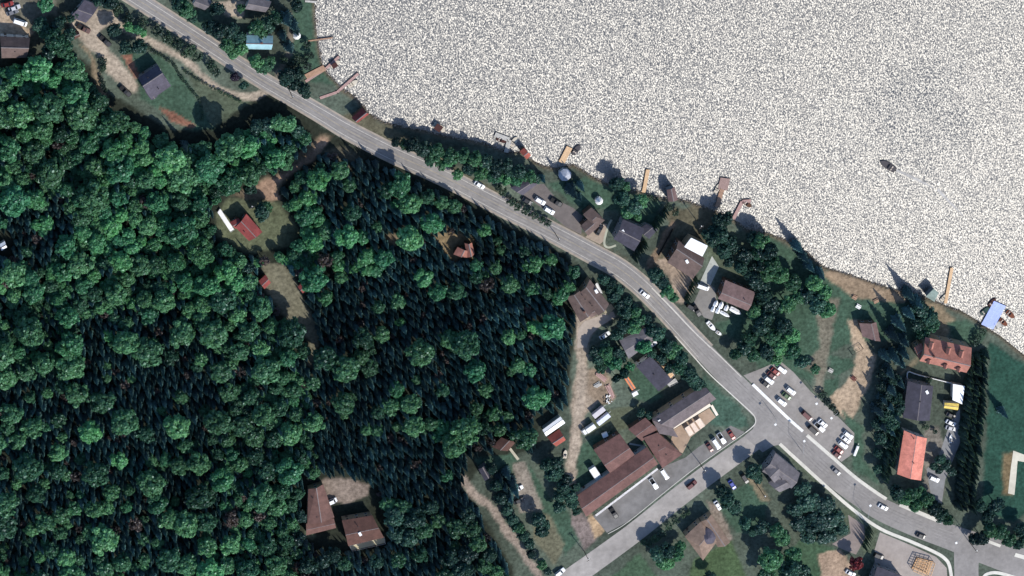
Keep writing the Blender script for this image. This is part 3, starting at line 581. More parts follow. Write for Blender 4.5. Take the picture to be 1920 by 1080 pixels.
# timber frame under construction
fr = empty('timber_frame', G(1733, 1067), 'open timber frame of an unfinished building on the pale lot', 'timber frame')
q = [G(a, b, 3.0)-Vector((fr.location.x, fr.location.y, 0)) for a, b in Q(1722, 1049, 1753, 1057, 1744, 1084, 1712, 1070)]
for i in range(4):
    a, b = q[i], q[(i+1) % 4]
    MB().tube(a, b, 0.24, n=4).build('top_plate', TIMBER, fr); MB().tube((a.x, a.y, 0), a, 0.14, n=4).build('post', TIMBER, fr)
for k in range(1, 5): MB().tube(lerp(q[0], q[3], k/5)+Vector((0, 0, .12)), lerp(q[1], q[2], k/5)+Vector((0, 0, .12)), 0.17, n=4).build('joist', TIMBER, fr)
for k in range(1, 4): MB().tube(lerp(q[0], q[1], k/4)+Vector((0, 0, .3)), lerp(q[3], q[2], k/4)+Vector((0, 0, .3)), 0.17, n=4).build('rafter', TIMBER, fr)
MB().prism([v*0.97 for v in q], 0.06, 0.5).build('floor', mat('plywood', (0.45, 0.27, 0.14), 0.8, 0.25, 1.0), fr)
# motel canopies and pergola
def canopy(label, a, b, w, z, m, name='canopy', cat='canopy'):
    A, B = G(*a, z), G(*b, z); d = (B-A).normalized(); n = Vector((-d.y, d.x, 0))*w/2; o = empty(name, (A.x, A.y, 0), label, cat); c = Vector((A.x, A.y, 0))
    MB().prism([A-n-c, B-n-c, B+n-c, A+n-c], z-0.15, z).build('roof', m, o)
    k = max(2, int((B-A).length/3))
    for i in range(k): 
        p = lerp(A, B, (i+0.5)/k)-c; MB().tube((p.x, p.y, 0), (p.x, p.y, z-0.15), 0.08).build('post', WHITE, o)
    return o
PEACH = mat('peach_trim', (0.72, 0.62, 0.5), 0.7, 0.08)
canopy('cream walkway canopy along the front of the grey-brown wing', (1262, 802), (1332, 759), 1.3, 3.0, PEACH)
canopy('cream canopy returning from the wing end towards the street', (1334, 760), (1345, 779), 1.1, 2.9, PEACH)
canopy('pale jagged awning strip along the motel parking front', (1117, 967), (1233, 879), 0.9, 2.6, mat('awning', (0.55, 0.52, 0.5), 0.7, 0.3, 1.5), 'awning', 'awning')
pg = empty('pergola', G(1303, 803), 'peach coloured pergola with slanted sails on the motel terrace', 'pergola')
q = [G(a, b, 2.8)-Vector((pg.location.x, pg.location.y, 0)) for a, b in Q(1284, 803, 1312, 784, 1322, 798, 1293, 818)]
PSAIL = mat('sail', (0.75, 0.58, 0.45), 0.7, 0.12, 0.8)
for i in range(4): MB().tube(q[i], q[(i+1) % 4], 0.14, n=4).build('beam', PEACH, pg); MB().tube((q[i].x, q[i].y, 0), q[i], 0.1).build('post', PEACH, pg)
for (u0, u1, dz) in ((0.02, 0.28, 0.1), (0.36, 0.6, 0.4), (0.7, 0.98, 0.2)):
    P = [lerp(q[0], q[1], u0), lerp(q[0], q[1], u1), lerp(q[3], q[2], u1)+Vector((0, 0, dz)), lerp(q[3], q[2], u0)+Vector((0, 0, dz))]
    MB().add(P+[v-Vector((0, 0, .06)) for v in P], [(0, 1, 2, 3), (7, 6, 5, 4), (0, 4, 5, 1), (1, 5, 6, 2), (2, 6, 7, 3), (3, 7, 4, 0)]).build('sail', PSAIL, pg)

# decks and platforms beside houses
def deck(label, poly, z, m, cat='deck', name='deck', rail=True):
    P = Gv(poly, z); c = sum(P, Vector())/len(P); c.z = 0; o = empty(name, c, label, cat)
    MB().prism([p-c for p in P], z-0.2, z).build('floor', m, o)
    for p in P: MB().tube(((p-c)*0.95).to_2d().to_3d(), Vector(((p-c).x*0.95, (p-c).y*0.95, z-0.2)), 0.1).build('post', POLEW, o)
    if rail:
        b = MB()
        for i in range(len(P)): b.tube(P[i]-c+Vector((0, 0, .9)), P[(i+1) % len(P)]-c+Vector((0, 0, .9)), 0.05, n=4); b.tube(P[i]-c, P[i]-c+Vector((0, 0, .9)), 0.05, n=4)
        b.build('railing', WHITE, o)
deck('white deck along the west side of the red cottage', [(413, 391), (408, 398), (432, 434), (439, 430)], 0.9, WHITE)
deck('tan wooden terrace on the road side of the flat black roof', [(1228, 674), (1238, 668), (1264, 703), (1257, 710)], 1.2, DECKT)
deck('grey deck at the south end of the flat black roof', [(1251, 720), (1266, 709), (1270, 716), (1255, 724)], 0.8, DECKG)
deck('white balcony on the front of the brown cross-gabled house', [(1116, 533), (1120, 530), (1129, 549), (1124, 551)], 2.2, WHITE)
deck('cream porch under the dark brown twin house', [(655, 1022), (720, 1006), (722, 1018), (660, 1032)], 0.8, mat('cream_deck', (0.5, 0.44, 0.28), 0.8, 0.1))
deck('rusty brown platform by the shore next to the long thin dock', [(571, 140), (606, 122), (612, 132), (576, 148)], 0.35, DECKB, rail=False)

# ------------------------------------------------------------------ docks
def dock(label, pts, w, m, z=0.25, group=None):
    P = [G(a, b, z) for a, b in pts]; c = P[0].copy(); c.z = 0; o = empty('dock', c, label, 'dock', group)
    b = MB(); ps = []
    for i in range(len(P)-1):
        d = (P[i+1]-P[i]).normalized(); n = Vector((-d.y, d.x, 0)); L = (P[i+1]-P[i]).length; k = max(1, int(L/0.5))
        for j in range(k):
            s0 = P[i]+d*(L*j/k)-c; s1 = P[i]+d*(L*(j+0.93)/k)-c; zz = z+0.002*(j % 3)
            b.prism([s0-n*w/2, s1-n*w/2, s1+n*w/2, s0+n*w/2], z-0.12-0.001*i, zz)
        for j in range(max(2, int(L/4))):
            for sg in (-1, 1): ps.append(P[i]+d*(L*j/max(1, int(L/4)-1 or 1))-c+n*sg*(w/2+0.1))
    b.build('planking', m, o)
    for p in ps: MB().tube((p.x, p.y, -2.4), (p.x, p.y, z+0.35), 0.09).build('piling', POLEW, o)
    return o
dock('long thin plank dock reaching from the road bank past the boat lift', [(573, 153), (612, 128), (636, 106)], 1.1, DECKP)
dock('bent thin dock with a narrow white walkway on the bank', [(600, 184), (632, 173), (672, 138)], 1.1, DECKP)
dock('very thin pier near the top left of the lake', [(578, 77), (600, 74), (624, 71)], 0.6, DECKB)
dock('short pier at the top edge of the lake', [(572, 2), (594, 4)], 0.8, DECKG)
dock('white L-shaped dock among the shore trees', [(949, 286), (955, 262), (928, 252)], 1.9, DECKG)
dock('broad brown dock in front of the octagonal gazebo', [(1053, 305), (1068, 276)], 2.6, DECKT)
dock('slim orange-brown dock off the big lakeside lawn', [(1207, 361), (1210, 345), (1215, 318)], 1.6, DECKT)
dock('wide pinkish-brown dock with a square end platform', [(1345, 388), (1352, 362), (1355, 355)], 1.9, DECKB)
dock('square brown end platform of the wide pinkish dock', [(1355, 356), (1360, 334)], 4.2, mat('platform_brown', (0.3, 0.2, 0.17), 0.8, 0.15, 1.0))
dock('bent pinkish dock with a cream section and small boat', [(1375, 411), (1392, 378), (1408, 377)], 1.5, DECKP)
dock('straight tan dock with a broad outer end', [(1773, 569), (1780, 530), (1785, 502)], 1.4, DECKT)
BLUE = mat('blue_deck', (0.36, 0.43, 0.76), 0.6, 0.1, 0.8)
dock('large pale blue dock platform at the right shore', [(1851, 613), (1875, 569)], 6.0, BLUE)
dock('small pale float moored beside the blue dock', [(1868, 612), (1876, 606)], 2.4, DECKG)

# ------------------------------------------------------------------ boats
def boat(x, y, dx, dy, L, W, label, hull, deckm, canopy_m=None, z=0.3, group=None, cat='boat', name='boat'):
    p = G(x, y, z+0.5); q = G(x+dx, y+dy, z+0.5); ang = math.atan2(q.y-p.y, q.x-p.x)
    o = empty(name, (p.x, p.y, z-0.6), label, cat, group, ang)
    st = [(-0.5, 0.42, 0.42), (-0.2, 0.5, 0.5), (0.15, 0.5, 0.46), (0.36, 0.34, 0.26), (0.5, 0.02, 0.01)]
    vs = []; fs = []
    for u, w1, w0 in st: vs += [(u*L, -w1*W, 0.9), (u*L, -w0*W*0.75, 0.1), (u*L, w0*W*0.75, 0.1), (u*L, w1*W, 0.9)]
    for i in range(len(st)-1):
        for j in range(3): a = i*4+j; fs.append((a, a+1, a+5, a+4))
    fs.append((0, 3, 2, 1)); m = MB(); m.add(vs, fs); m.build('hull', hull, o)
    top = [(u*L*0.97, -w*W*0.93) for u, w, _ in st]+[(u*L*0.97, w*W*0.93) for u, w, _ in reversed(st)]
    MB().prism(top, 0.7, 0.93).build('deck', deckm, o)
    MB().box((-0.05*L, 0, 1.1), (0.06*L, W*0.7, 0.5), 0, 0, 0.8).build('windscreen', GLASS, o)
    for s in (-1, 1): MB().box((-0.25*L, s*W*0.2, 1.05), (0.5, W*0.28, 0.4)).build('seat', mat('boat_seat', (0.5, 0.42, 0.34), 0.7, 0.1), o)
    MB().box((-0.53*L, 0, 0.7), (0.35, 0.4, 0.8), 0, 0, 0.8).build('outboard_motor', TYRE, o)
    if canopy_m:
        MB().box((-0.12*L, 0, 2.2), (L*0.5, W*0.9, 0.12)).build('canopy', canopy_m, o)
        for sx in (-0.34, 0.1):
            for s in (-1, 1): MB().tube((sx*L, s*W*0.4, 0.9), (sx*L, s*W*0.4, 2.15), 0.04, n=5).build('canopy_post', STEEL, o)
    return o
BH = mat('boat_hull_white', (0.68, 0.67, 0.64), 0.35, 0.05); BD = mat('boat_hull_dark', (0.025, 0.02, 0.03), 0.4, 0.1); BDK = mat('boat_deck_cream', (0.5, 0.44, 0.34), 0.6, 0.1); BDD = mat('boat_deck_dark', (0.035, 0.03, 0.035), 0.6, 0.1); CAN = mat('canopy_maroon', (0.05, 0.015, 0.012), 0.8, 0.1)
boat(1665, 311, -14, -9, 8.0, 2.9, 'dark motorboat alone in open water trailing a wake', BD, BDD, z=-0.2)
boat(629, 120, 12, -7, 4.6, 2.2, 'boat under a dark square canopy by the long thin dock', BH, BDK, CAN, z=-0.2)
boat(662, 157, 12, -8, 4.8, 2.0, 'cream runabout moored beside the bent thin dock', BH, BDK, z=-0.2)
boat(824, 240, 9, 6, 6.0, 3.0, 'pale pontoon boat with a maroon top by the shore trees', BH, BDK, CAN, z=-0.2)
boat(941, 263, 10, 4, 4.6, 2.0, 'maroon covered boat inside the white L-shaped dock', BD, CAN, z=-0.2)
boat(964, 266, 6, -10, 4.8, 2.2, 'cream boat on the outer side of the L-shaped dock', BH, BDK, z=-0.2)
boat(1081, 281, 6, -8, 4.8, 2.3, 'dark covered boat tied beside the broad brown dock', BD, BDD, z=-0.2)
boat(1346, 353, 5, -9, 4.6, 2.0, 'pale boat moored left of the wide pinkish dock', BH, BDK, z=-0.2)
boat(1402, 383, 8, 6, 4.4, 2.0, 'brown covered boat at the tip of the bent pinkish dock', BD, mat('cover_brown', (0.09, 0.04, 0.02), 0.8, 0.1), z=-0.2)
boat(1771, 558, 6, -6, 4.2, 2.0, 'small white boat tucked between boathouse and tan dock', BH, BDK, z=-0.2)
boat(1848, 583, 10, -8, 4.6, 2.2, 'dark green covered boat on the left side of the blue dock', BD, mat('cover_green', (0.02, 0.05, 0.04), 0.8, 0.1), z=-0.2)
boat(1861, 567, 8, -9, 4.4, 2.0, 'maroon covered boat at the upper left corner of blue dock', BD, CAN, z=-0.2)
boat(1895, 590, 7, 6, 5.0, 2.2, 'rust coloured boat at the upper right of the blue dock', BH, mat('cover_rust', (0.15, 0.045, 0.02), 0.8, 0.2), z=-0.2)
boat(1882, 605, 8, 7, 4.8, 2.0, 'rust and white boat at the lower right of the blue dock', BH, mat('cover_rust', (0.15, 0.045, 0.02), 0.8, 0.2), z=-0.2)
rk = MB(); rr = random.Random(12)
for i in range(2, 56):
    (x0, y0), (x1, y1) = SHORE[i], SHORE[i+1] if i+1 < len(SHORE) else SHORE[i]
    for k in range(int(math.hypot(x1-x0, y1-y0)*0.9)):
        t_ = rr.random(); p = G(x0+(x1-x0)*t_+rr.gauss(0, 1.6), y0+(y1-y0)*t_+rr.gauss(0, 1.6)); s_ = rr.uniform(.15, .55)
        b_ = len(rk.v); vs = [(p.x+s_*math.cos(a_)*rr.uniform(.7, 1.2), p.y+s_*math.sin(a_)*rr.uniform(.7, 1.2), -.3) for a_ in (0, 1.05, 2.1, 3.14, 4.2, 5.2)]
        rk.add(vs+[(p.x+rr.uniform(-.1, .1), p.y+rr.uniform(-.1, .1), s_*rr.uniform(.3, .8)-.1)], [(q_, (q_+1) % 6, 6) for q_ in range(6)])
tag(rk.build('shore_rocks', mat('rock', (0.2, 0.17, 0.14), 0.9, 0.4, 0.8)), 'line of small grey-brown rocks along the lake edge', 'rocks', None, 'stuff')
# wake: two thin bands of smoothed water
WK = mat('wake_water', (0.17, 0.17, 0.17), 0.45, 0.25, 0.5, metal=0.9)
ribbon('water_wake', [(1680, 319), (1712, 333), (1750, 352)], [4, 5, 2], WZ+0.03, WK)
ribbon('water_wake', [(1758, 355), (1780, 378), (1806, 404)], [5, 4, 2], WZ+0.03, WK)

# ------------------------------------------------------------------ vehicles
CARC = {}
def car_paint(c):
    cols = dict(white=(0.78, 0.78, 0.77), silver=(0.45, 0.45, 0.46), black=(0.012, 0.011, 0.012), red=(0.22, 0.02, 0.015), maroon=(0.09, 0.012, 0.012), blue=(0.03, 0.05, 0.3), green=(0.05, 0.1, 0.03), grey=(0.14, 0.14, 0.15), brown=(0.09, 0.04, 0.03), tan=(0.35, 0.28, 0.2))
    return mat('car_paint_'+c, cols[c], 0.3, 0.0, spec=0.5)
def loft(m, st, mi=0):
    k = len(st[0]); base = len(m.v); vs = [v for s in st for v in s]; fs = []
    for i in range(len(st)-1):
        for j in range(k): fs.append((i*k+j, i*k+(j+1) % k, (i+1)*k+(j+1) % k, (i+1)*k+j))
    fs.append(tuple(range(k-1, -1, -1))); fs.append(tuple(range((len(st)-1)*k, len(st)*k))); m.add(vs, fs, mi)
TYPES = {  # length, width, stations (x fraction, half width fraction, top z), cabin (x0 base, x0 top, x1 top, x1 base, roof z)
 'sedan': (4.9, 1.95, [(-.5, .8, .75), (-.46, .95, .95), (-.25, 1, 1.0), (.2, 1, .98), (.42, .94, .85), (.5, .75, .65)], (-.40, -.24, .08, .24, 1.5)),
 'suv': (4.9, 2.05, [(-.5, .85, .8), (-.47, .97, 1.1), (-.2, 1, 1.12), (.22, 1, 1.08), (.43, .95, .98), (.5, .8, .75)], (-.48, -.43, .08, .22, 1.82)),
 'pickup': (5.7, 2.1, [(-.5, .95, 1.05), (-.47, 1, 1.1), (-.1, 1, 1.1), (.2, 1, 1.1), (.44, .96, 1.0), (.5, .82, .8)], (-.12, -.08, .1, .21, 1.9)),
 'van': (5.6, 2.1, [(-.5, .9, .9), (-.48, 1, 1.2), (-.1, 1, 1.2), (.3, 1, 1.15), (.45, .94, 1.0), (.5, .82, .7)], (-.49, -.47, .24, .36, 2.2))}
def car_meshes(kind, colour):
    key = (kind, colour)
    if key in CARC: return CARC[key]
    L, W, st, (c0, c1, c2, c3, zr) = TYPES[kind]; out = []
    m = MB(); S_ = []
    for u, w, zt in st:
        h = w*W/2; S_.append([(u*L, -h*.92, .32), (u*L, -h, .55), (u*L, -h*.95, zt-.08), (u*L, -h*.8, zt), (u*L, h*.8, zt), (u*L, h*.95, zt-.08), (u*L, h, .55), (u*L, h*.92, .32)])
    loft(m, S_); zb = max(s[2] for s in st)-0.03
    h0, h1 = W/2*.88, W/2*.72
    m.add([(c0*L, -h0, zb), (c3*L, -h0, zb), (c3*L, h0, zb), (c0*L, h0, zb), (c1*L, -h1, zr), (c2*L, -h1, zr), (c2*L, h1, zr), (c1*L, h1, zr)], [(4, 5, 6, 7), (0, 1, 5, 4), (1, 2, 6, 5), (2, 3, 7, 6), (3, 0, 4, 7)])
    out.append(('body', m.mesh('body', car_paint(colour)), (0, 0, 0), 0))
    def quad(nm, P, push):
        P = [Vector(p) for p in P]; c = sum(P, Vector())/4; n = (P[1]-P[0]).cross(P[3]-P[0]).normalized()
        if n.dot(Vector(push)) < 0: n = -n
        P = [c+(p-c)*0.86 for p in P]
        o = [p+n*0.02 for p in P]+[p-n*0.02 for p in P]
        out.append((nm, MB().add(o, [(0, 1, 2, 3), (7, 6, 5, 4), (0, 4, 5, 1), (1, 5, 6, 2), (2, 6, 7, 3), (3, 7, 4, 0)]).mesh(nm, GLASS), (0, 0, 0), 0))
    quad('windscreen', [(c3*L, -h0, zb), (c3*L, h0, zb), (c2*L, h1, zr), (c2*L, -h1, zr)], (1, 0, .5))
    quad('rear_window', [(c0*L, -h0, zb), (c0*L, h0, zb), (c1*L, h1, zr), (c1*L, -h1, zr)], (-1, 0, .5))
    for s in (-1, 1): quad('side_window', [(c0*L, s*h0, zb), (c3*L, s*h0, zb), (c2*L, s*h1, zr), (c1*L, s*h1, zr)], (0, s, .3))
    if kind == 'pickup': out.append(('cargo_bed', MB().box((-.29*L, 0, 1.12), (.36*L, W*.78, .06)).mesh('cargo_bed', TYRE), (0, 0, 0), 0))
    wh = MB().tube((0, -.12, 0), (0, .12, 0), .35, n=14, mi=0).tube((0, -.13, 0), (0, .13, 0), .2, n=10, mi=1).mesh('wheel', [TYRE, RIM])
    for sx in (-.3, .31):
        for s in (-1, 1): out.append(('wheel', wh, (sx*L, s*(W/2-.1), .35), 0))
    hl = MB().box((0, 0, 0), (.1, .4, .16)).mesh('headlight', LAMP)
    for s in (-1, 1): out.append(('headlight', hl, (.49*L, s*W*.3, .66), 0))
    CARC[key] = out; return out
def car(x, y, dx, dy, kind, colour, label, group=None):
    p = G(x, y, 0.9); q = G(x+dx, y+dy, 0.9); ang = math.atan2(q.y-p.y, q.x-p.x)
    nm = {'sedan': 'car', 'suv': 'suv', 'pickup': 'pickup_truck', 'van': 'van'}[kind]
    o = empty(nm, (p.x, p.y, 0.06), label, {'sedan': 'car', 'suv': 'car', 'pickup': 'pickup truck', 'van': 'van'}[kind], group, ang)
    for n, me, loc, _ in car_meshes(kind, colour):
        c = link(n, me, o); c.location = loc
    return o
GP = 'cars parked in the beach car park'; a = (9, 7)
car(1466, 693, *a, 'suv', 'white', 'white car at the top end of the first beach parking row', GP)
car(1454, 697, *a, 'sedan', 'red', 'red car parked next to the topmost white one in the beach lot', GP)
car(1447, 704, *a, 'sedan', 'maroon', 'maroon car third from the top in the first beach row', GP)
car(1442, 713, *a, 'suv', 'white', 'white car between the maroon and black cars in beach lot', GP)
car(1435, 720, *a, 'sedan', 'black', 'black car at the lower end of the first beach row', GP)
car(1483, 733, *a, 'suv', 'white', 'white car at the upper end of the short middle parking row', GP)
car(1475, 743, *a, 'sedan', 'green', 'green car in the middle of the three-car parking row', GP)
car(1466, 754, *a, 'suv', 'white', 'white car at the lower end of the three-car parking row', GP)
car(1513, 780, 10, 9, 'van', 'maroon', 'long maroon van nose to tail with a white car', GP)
car(1537, 801, 10, 9, 'pickup', 'white', 'white pickup right behind the long maroon van', GP)
car(1543, 794, 10, 9, 'sedan', 'white', 'white car alone on the grass side of the maroon van', GP)
car(1525, 807, 10, 9, 'van', 'black', 'dark brown-black van beside the white retaining wall', GP)
car(1591, 816, *a, 'suv', 'white', 'white car at the top of the five-car row by the grass', GP)
car(1586, 824, *a, 'sedan', 'white', 'white car second from the top of the five-car row', GP)
car(1581, 834, *a, 'suv', 'white', 'large white car in the middle of the five-car row', GP)
car(1573, 844, *a, 'sedan', 'red', 'red car next to the maroon one in the five-car row', GP)
car(1569, 853, *a, 'sedan', 'maroon', 'dark red car at the bottom of the five-car row', GP)
GM = 'cars parked in front of the motel'; b_ = (6, 9)
car(1331, 839, *b_, 'sedan', 'maroon', 'maroon car left of the white van at the motel terrace', GM)
car(1343, 832, *b_, 'van', 'white', 'long white van between maroon and white cars at the motel', GM)
car(1353, 822, *b_, 'pickup', 'white', 'white pickup right of the white van at the motel terrace', GM)
car(1372, 816, *b_, 'sedan', 'red', 'red car parked alone nearest the street corner', GM)
car(1246, 889, *b_, 'van', 'white', 'white van parked below the motel corner block', GM)
car(1226, 907, *b_, 'pickup', 'white', 'white pickup parked along the long motel wing', GM)
car(1151, 962, *b_, 'pickup', 'black', 'black pickup at the lower end of the long motel wing', GM)
car(1297, 909, 9, -7, 'suv', 'maroon', 'dark maroon off-roader driving along the side street')
car(1373, 909, *b_, 'sedan', 'blue', 'blue car at the roadside beside the dark round tree')
car(1346, 948, *b_, 'sedan', 'white', 'white car at the head of the tan house driveway')
car(1397, 898, *b_, 'suv', 'black', 'black car beside the corner house lawn')
car(1050, 1073, 9, -7, 'suv', 'white', 'white car at the bottom edge on the side street')
car(1656, 951, 10, 5, 'sedan', 'white', 'white car driving on the main road near the cedar row')
car(1727, 1005, 10, 4, 'sedan', 'black', 'black car driving on the main road at lower right')
car(1648, 1043, 10, 4, 'suv', 'black', 'black car parked on the pale lot by the red maple')
car(1595, 1075, 10, 5, 'sedan', 'white', 'white car on the tan drive at the bottom edge')
car(1568, 884, 9, 8, 'sedan', 'grey', 'grey car beside the light pavement on the main road')
car(1209, 552, 9, 7, 'sedan', 'white', 'white car on the road bend beside the dark trees')
car(899, 347, 8, 5, 'sedan', 'white', 'lone white car on the verge above the lakeside road')
GD = 'cars on the asphalt driveway'
car(1013, 377, 10, 6, 'suv', 'white', 'upper white car on the asphalt driveway', GD)
car(1030, 395, 10, 6, 'suv', 'white', 'lower white car on the asphalt driveway', GD)
car(1043, 379, 10, 6, 'pickup', 'black', 'black pickup at the lawn edge of the asphalt driveway', GD)
car(988, 377, 10, 6, 'sedan', 'black', 'black car tucked by the bushes at the driveway end', GD)
car(1124, 431, 5, -9, 'sedan', 'black', 'black car on the gravel drive beside the brown hip-roofed house')
car(157, 54, 10, 5, 'pickup', 'brown', 'dark brown pickup on the sandy drive below the garage')
car(197, 77, 10, 9, 'pickup', 'black', 'black pickup halfway along the sandy drive')
car(235, 171, 9, 8, 'pickup', 'black', 'dark pickup at the end of the sandy drive by the forest')
car(38, 42, 9, 3, 'van', 'white', 'white van on the sandy yard at the left edge')
car(14, 8, 9, -2, 'sedan', 'red', 'red car at the top left corner of the sandy yard')
car(27, 15, 9, -3, 'sedan', 'silver', 'silver car next to the red one in the sandy yard')
car(23, 23, 9, -3, 'sedan', 'grey', 'grey car below the silver one in the sandy yard')
car(1297, 577, 8, 5, 'suv', 'black', 'black car at the entrance of the grey driveway')
car(1307, 583, 5, 8, 'pickup', 'black', 'black pickup beside the black car at the driveway entrance')
car(1318, 538, 9, 3, 'van', 'white', 'white van in front of the pale concrete patio')
car(1752, 898, 9, 4, 'suv', 'white', 'white car beside the vivid orange-red roof')
car(1783, 779, 9, 4, 'sedan', 'black', 'black car just below the yellow lean-to')
car(1783, 793, 9, 4, 'sedan', 'white', 'white car two below the yellow lean-to')
car(1783, 803, 8, 2, 'sedan', 'silver', 'silver car lowest in the drive below the yellow lean-to')
car(1134, 629, 8, -5, 'sedan', 'white', 'white car in tree shade beside the long dirt drive')
car(1222, 647, 8, -5, 'sedan', 'white', 'white car below the half hidden grey roof')
car(971, 917, 8, -4, 'sedan', 'white', 'white car on the gravel yard beside tall spruces')
car(973, 939, 7, -3, 'sedan', 'black', 'black car below the white one on the gravel yard')
car(620, 941, 9, -4, 'van', 'white', 'white van between the two lower forest houses')
# trailers, box trucks, wrapped boats
def box_trailer(x, y, dx, dy, L, W, H, label, m, name='trailer', cat='trailer', cab=None, group=None):
    p = G(x, y, H*0.6); q = G(x+dx, y+dy, H*0.6); o = empty(name, (p.x, p.y, 0.06), label, cat, group, math.atan2(q.y-p.y, q.x-p.x))
    b = MB(); S_ = []
    for u, k in ((-.5, .93), (-.47, 1), (.47, 1), (.5, .93)):
        h = W/2*k; S_.append([(u*L, -h, .6), (u*L, -h, H-.15), (u*L, -h*.85, H), (u*L, h*.85, H), (u*L, h, H-.15), (u*L, h, .6)])
    loft(b, S_); b.build('body', m, o)
    for s in (-1, 1):
        for sx in (-.15, .12): MB().tube((sx*L, s*(W/2-.2), .35), (sx*L, s*(W/2+.02), .35), .35, n=12).build('wheel', TYRE, o)
    if cab:
        c = MB(); loft(c, [[(u*1.8+L*.5+1.1, -W/2*.95, .4), (u*1.8+L*.5+1.1, -W/2*.95, z), (u*1.8+L*.5+1.1, W/2*.95, z), (u*1.8+L*.5+1.1, W/2*.95, .4)] for u, z in ((-.5, 2.3), (.2, 2.2), (.5, 1.2))])
        c.build('cab', cab, o); MB().box((L*.5+1.75, 0, 1.75), (.08, W*.8, .6)).build('windscreen', GLASS, o)
        for s in (-1, 1): MB().tube((L*.5+1.4, s*(W/2-.25), .4), (L*.5+1.4, s*W/2, .4), .4, n=12).build('wheel', TYRE, o)
    else: MB().box((L*.5+.6, 0, .55), (1.2, .12, .12)).build('drawbar', STEEL, o)
    return o
box_trailer(1122, 772, 10, -8, 5.8, 2.4, 2.6, 'pinkish-white camper trailer nearest the scrap pile', mat('trailer_pale', (0.5, 0.46, 0.47), 0.5, 0.06), 'camper_trailer')
box_trailer(1131, 785, 10, -8, 6.2, 2.2, 2.6, 'white camper trailer with a lilac tint, between its two neighbours', mat('trailer_lilac', (0.62, 0.62, 0.7), 0.5, 0.06), 'camper_trailer')
box_trailer(1107, 802, -10, 7, 4.2, 2.3, 2.8, 'white box truck pointing at the long dirt drive', WHITE, 'box_truck', 'truck', WHITE)
box_trailer(1134, 815, 9, -4, 2.4, 2.0, 2.0, 'small white cargo trailer behind the reddish annex', WHITE, 'cargo_trailer')
box_trailer(1114, 884, 6, 9, 4.6, 3.0, 3.0, 'big white motorhome behind the long motel wing', WHITE, 'motorhome', 'motorhome', WHITE)
box_trailer(1190, 737, 9, -5, 2.4, 2.0, 2.2, 'white box trailer at the end of the orange roof', WHITE, 'cargo_trailer')
box_trailer(1605, 845, 4, -10, 4.6, 1.2, 1.3, 'white narrow boat trailer on the grass beside the five-car row', WHITE, 'boat_trailer')
GW = 'white shrink-wrapped boats by the mauve roof'
WRAP = mat('shrink_wrap', (0.85, 0.85, 0.83), 0.45, 0.04)
def wrapped(x, y, dx, dy, L, W, label):
    p = G(x, y, 1.2); q = G(x+dx, y+dy, 1.2); o = empty('wrapped_boat', (p.x, p.y, 0.05), label, 'boat', GW, math.atan2(q.y-p.y, q.x-p.x))
    b = MB(); S_ = []
    for u, k, z in ((-.5, .85, 1.5), (-.2, 1, 1.9), (.2, .95, 1.9), (.5, .25, 1.4)):
        h = W/2*k; S_.append([(u*L, -h*.6, .5), (u*L, -h, 1.2), (u*L, 0, z), (u*L, h, 1.2), (u*L, h*.6, .5)])
    loft(b, S_); b.build('cover', WRAP, o)
    MB().box((0, 0, .4), (L*.8, W*.5, .15)).build('trailer_frame', STEEL, o)
    for s in (-1, 1): MB().tube((-.1*L, s*W*.3, .3), (-.1*L, s*W*.42, .3), .3, n=10).build('wheel', TYRE, o)
for x, y, L, W, l in ((1342, 569, 2.7, 1.9, 'uppermost left wrapped white boat of the upper row'), (1352, 572, 3.0, 2.0, 'second wrapped white boat of the upper row'), (1337, 579, 2.6, 1.7, 'lower left wrapped white boat nearest the driveway'), (1346, 582, 2.6, 1.8, 'second wrapped white boat of the lower row'), (1362, 577, 2.6, 1.8, 'third wrapped white boat of the upper row')): wrapped(x, y, 3, -8, L, W, l)
wrapped(1379, 583, 9, 5, 5.4, 2.1, 'longest wrapped white boat at the right end of the upper row'); wrapped(1359, 589, 9, 5, 4.6, 1.5, 'narrow wrapped white boat at the right of the lower row')
boat(1334, 612, 8, 9, 5.4, 2.0, 'white boat on the shaded grass above the road', BH, WHITE, z=0.5)
boat(1348, 625, 8, 6, 3.0, 1.4, 'tiny white dinghy below the boat on the grass', BH, WHITE, z=0.5, name='dinghy')
boat(1060, 852, 1, -9, 4.0, 1.8, 'small cream boat standing on grass by the brick-red shed', BH, BDK, z=0.5)
boat(1783, 823, 1, -9, 4.2, 1.4, 'slim white boat at the edge of the dark cedar shade', BH, WHITE, z=0.5)

# scrap and lumber by the long dirt drive
def lumber(x, y, dx, dy, L, label, m):
    p = G(x, y); q = G(x+dx, y+dy); o = empty('lumber_pile', p, label, 'lumber pile', None, math.atan2(q.y-p.y, q.x-p.x)); rr = random.Random(x)
    for i in range(7): MB().box((rr.uniform(-.4, .4), (i % 4-1.5)*.5, .15+.3*(i//4)), (L*rr.uniform(.8, 1), .42, .26), rr.uniform(-.06, .06)).build('board', m, o)
lumber(1127, 706, 9, 7, 5.5, 'pale upper lumber pile beside the long dirt drive', DECKP)
lumber(1144, 733, 5, 10, 7, 'long pinkish lumber pile above the round scrap heap', DECKP)
lumber(1120, 721, 9, -5, 3, 'short cream lumber pile next to the drive', DECKG)
o = empty('scrap_heap', G(1140, 750), 'round grey scrap heap at the end of the lumber', 'scrap heap'); rr = random.Random(4)
for i in range(16): MB().box((rr.gauss(0, .9), rr.gauss(0, .9), rr.uniform(.1, .7)), (rr.uniform(.4, 1.3), rr.uniform(.2, .6), rr.uniform(.15, .5)), rr.uniform(0, 3)).build('scrap_piece', STEEL if i % 3 else TYRE, o)
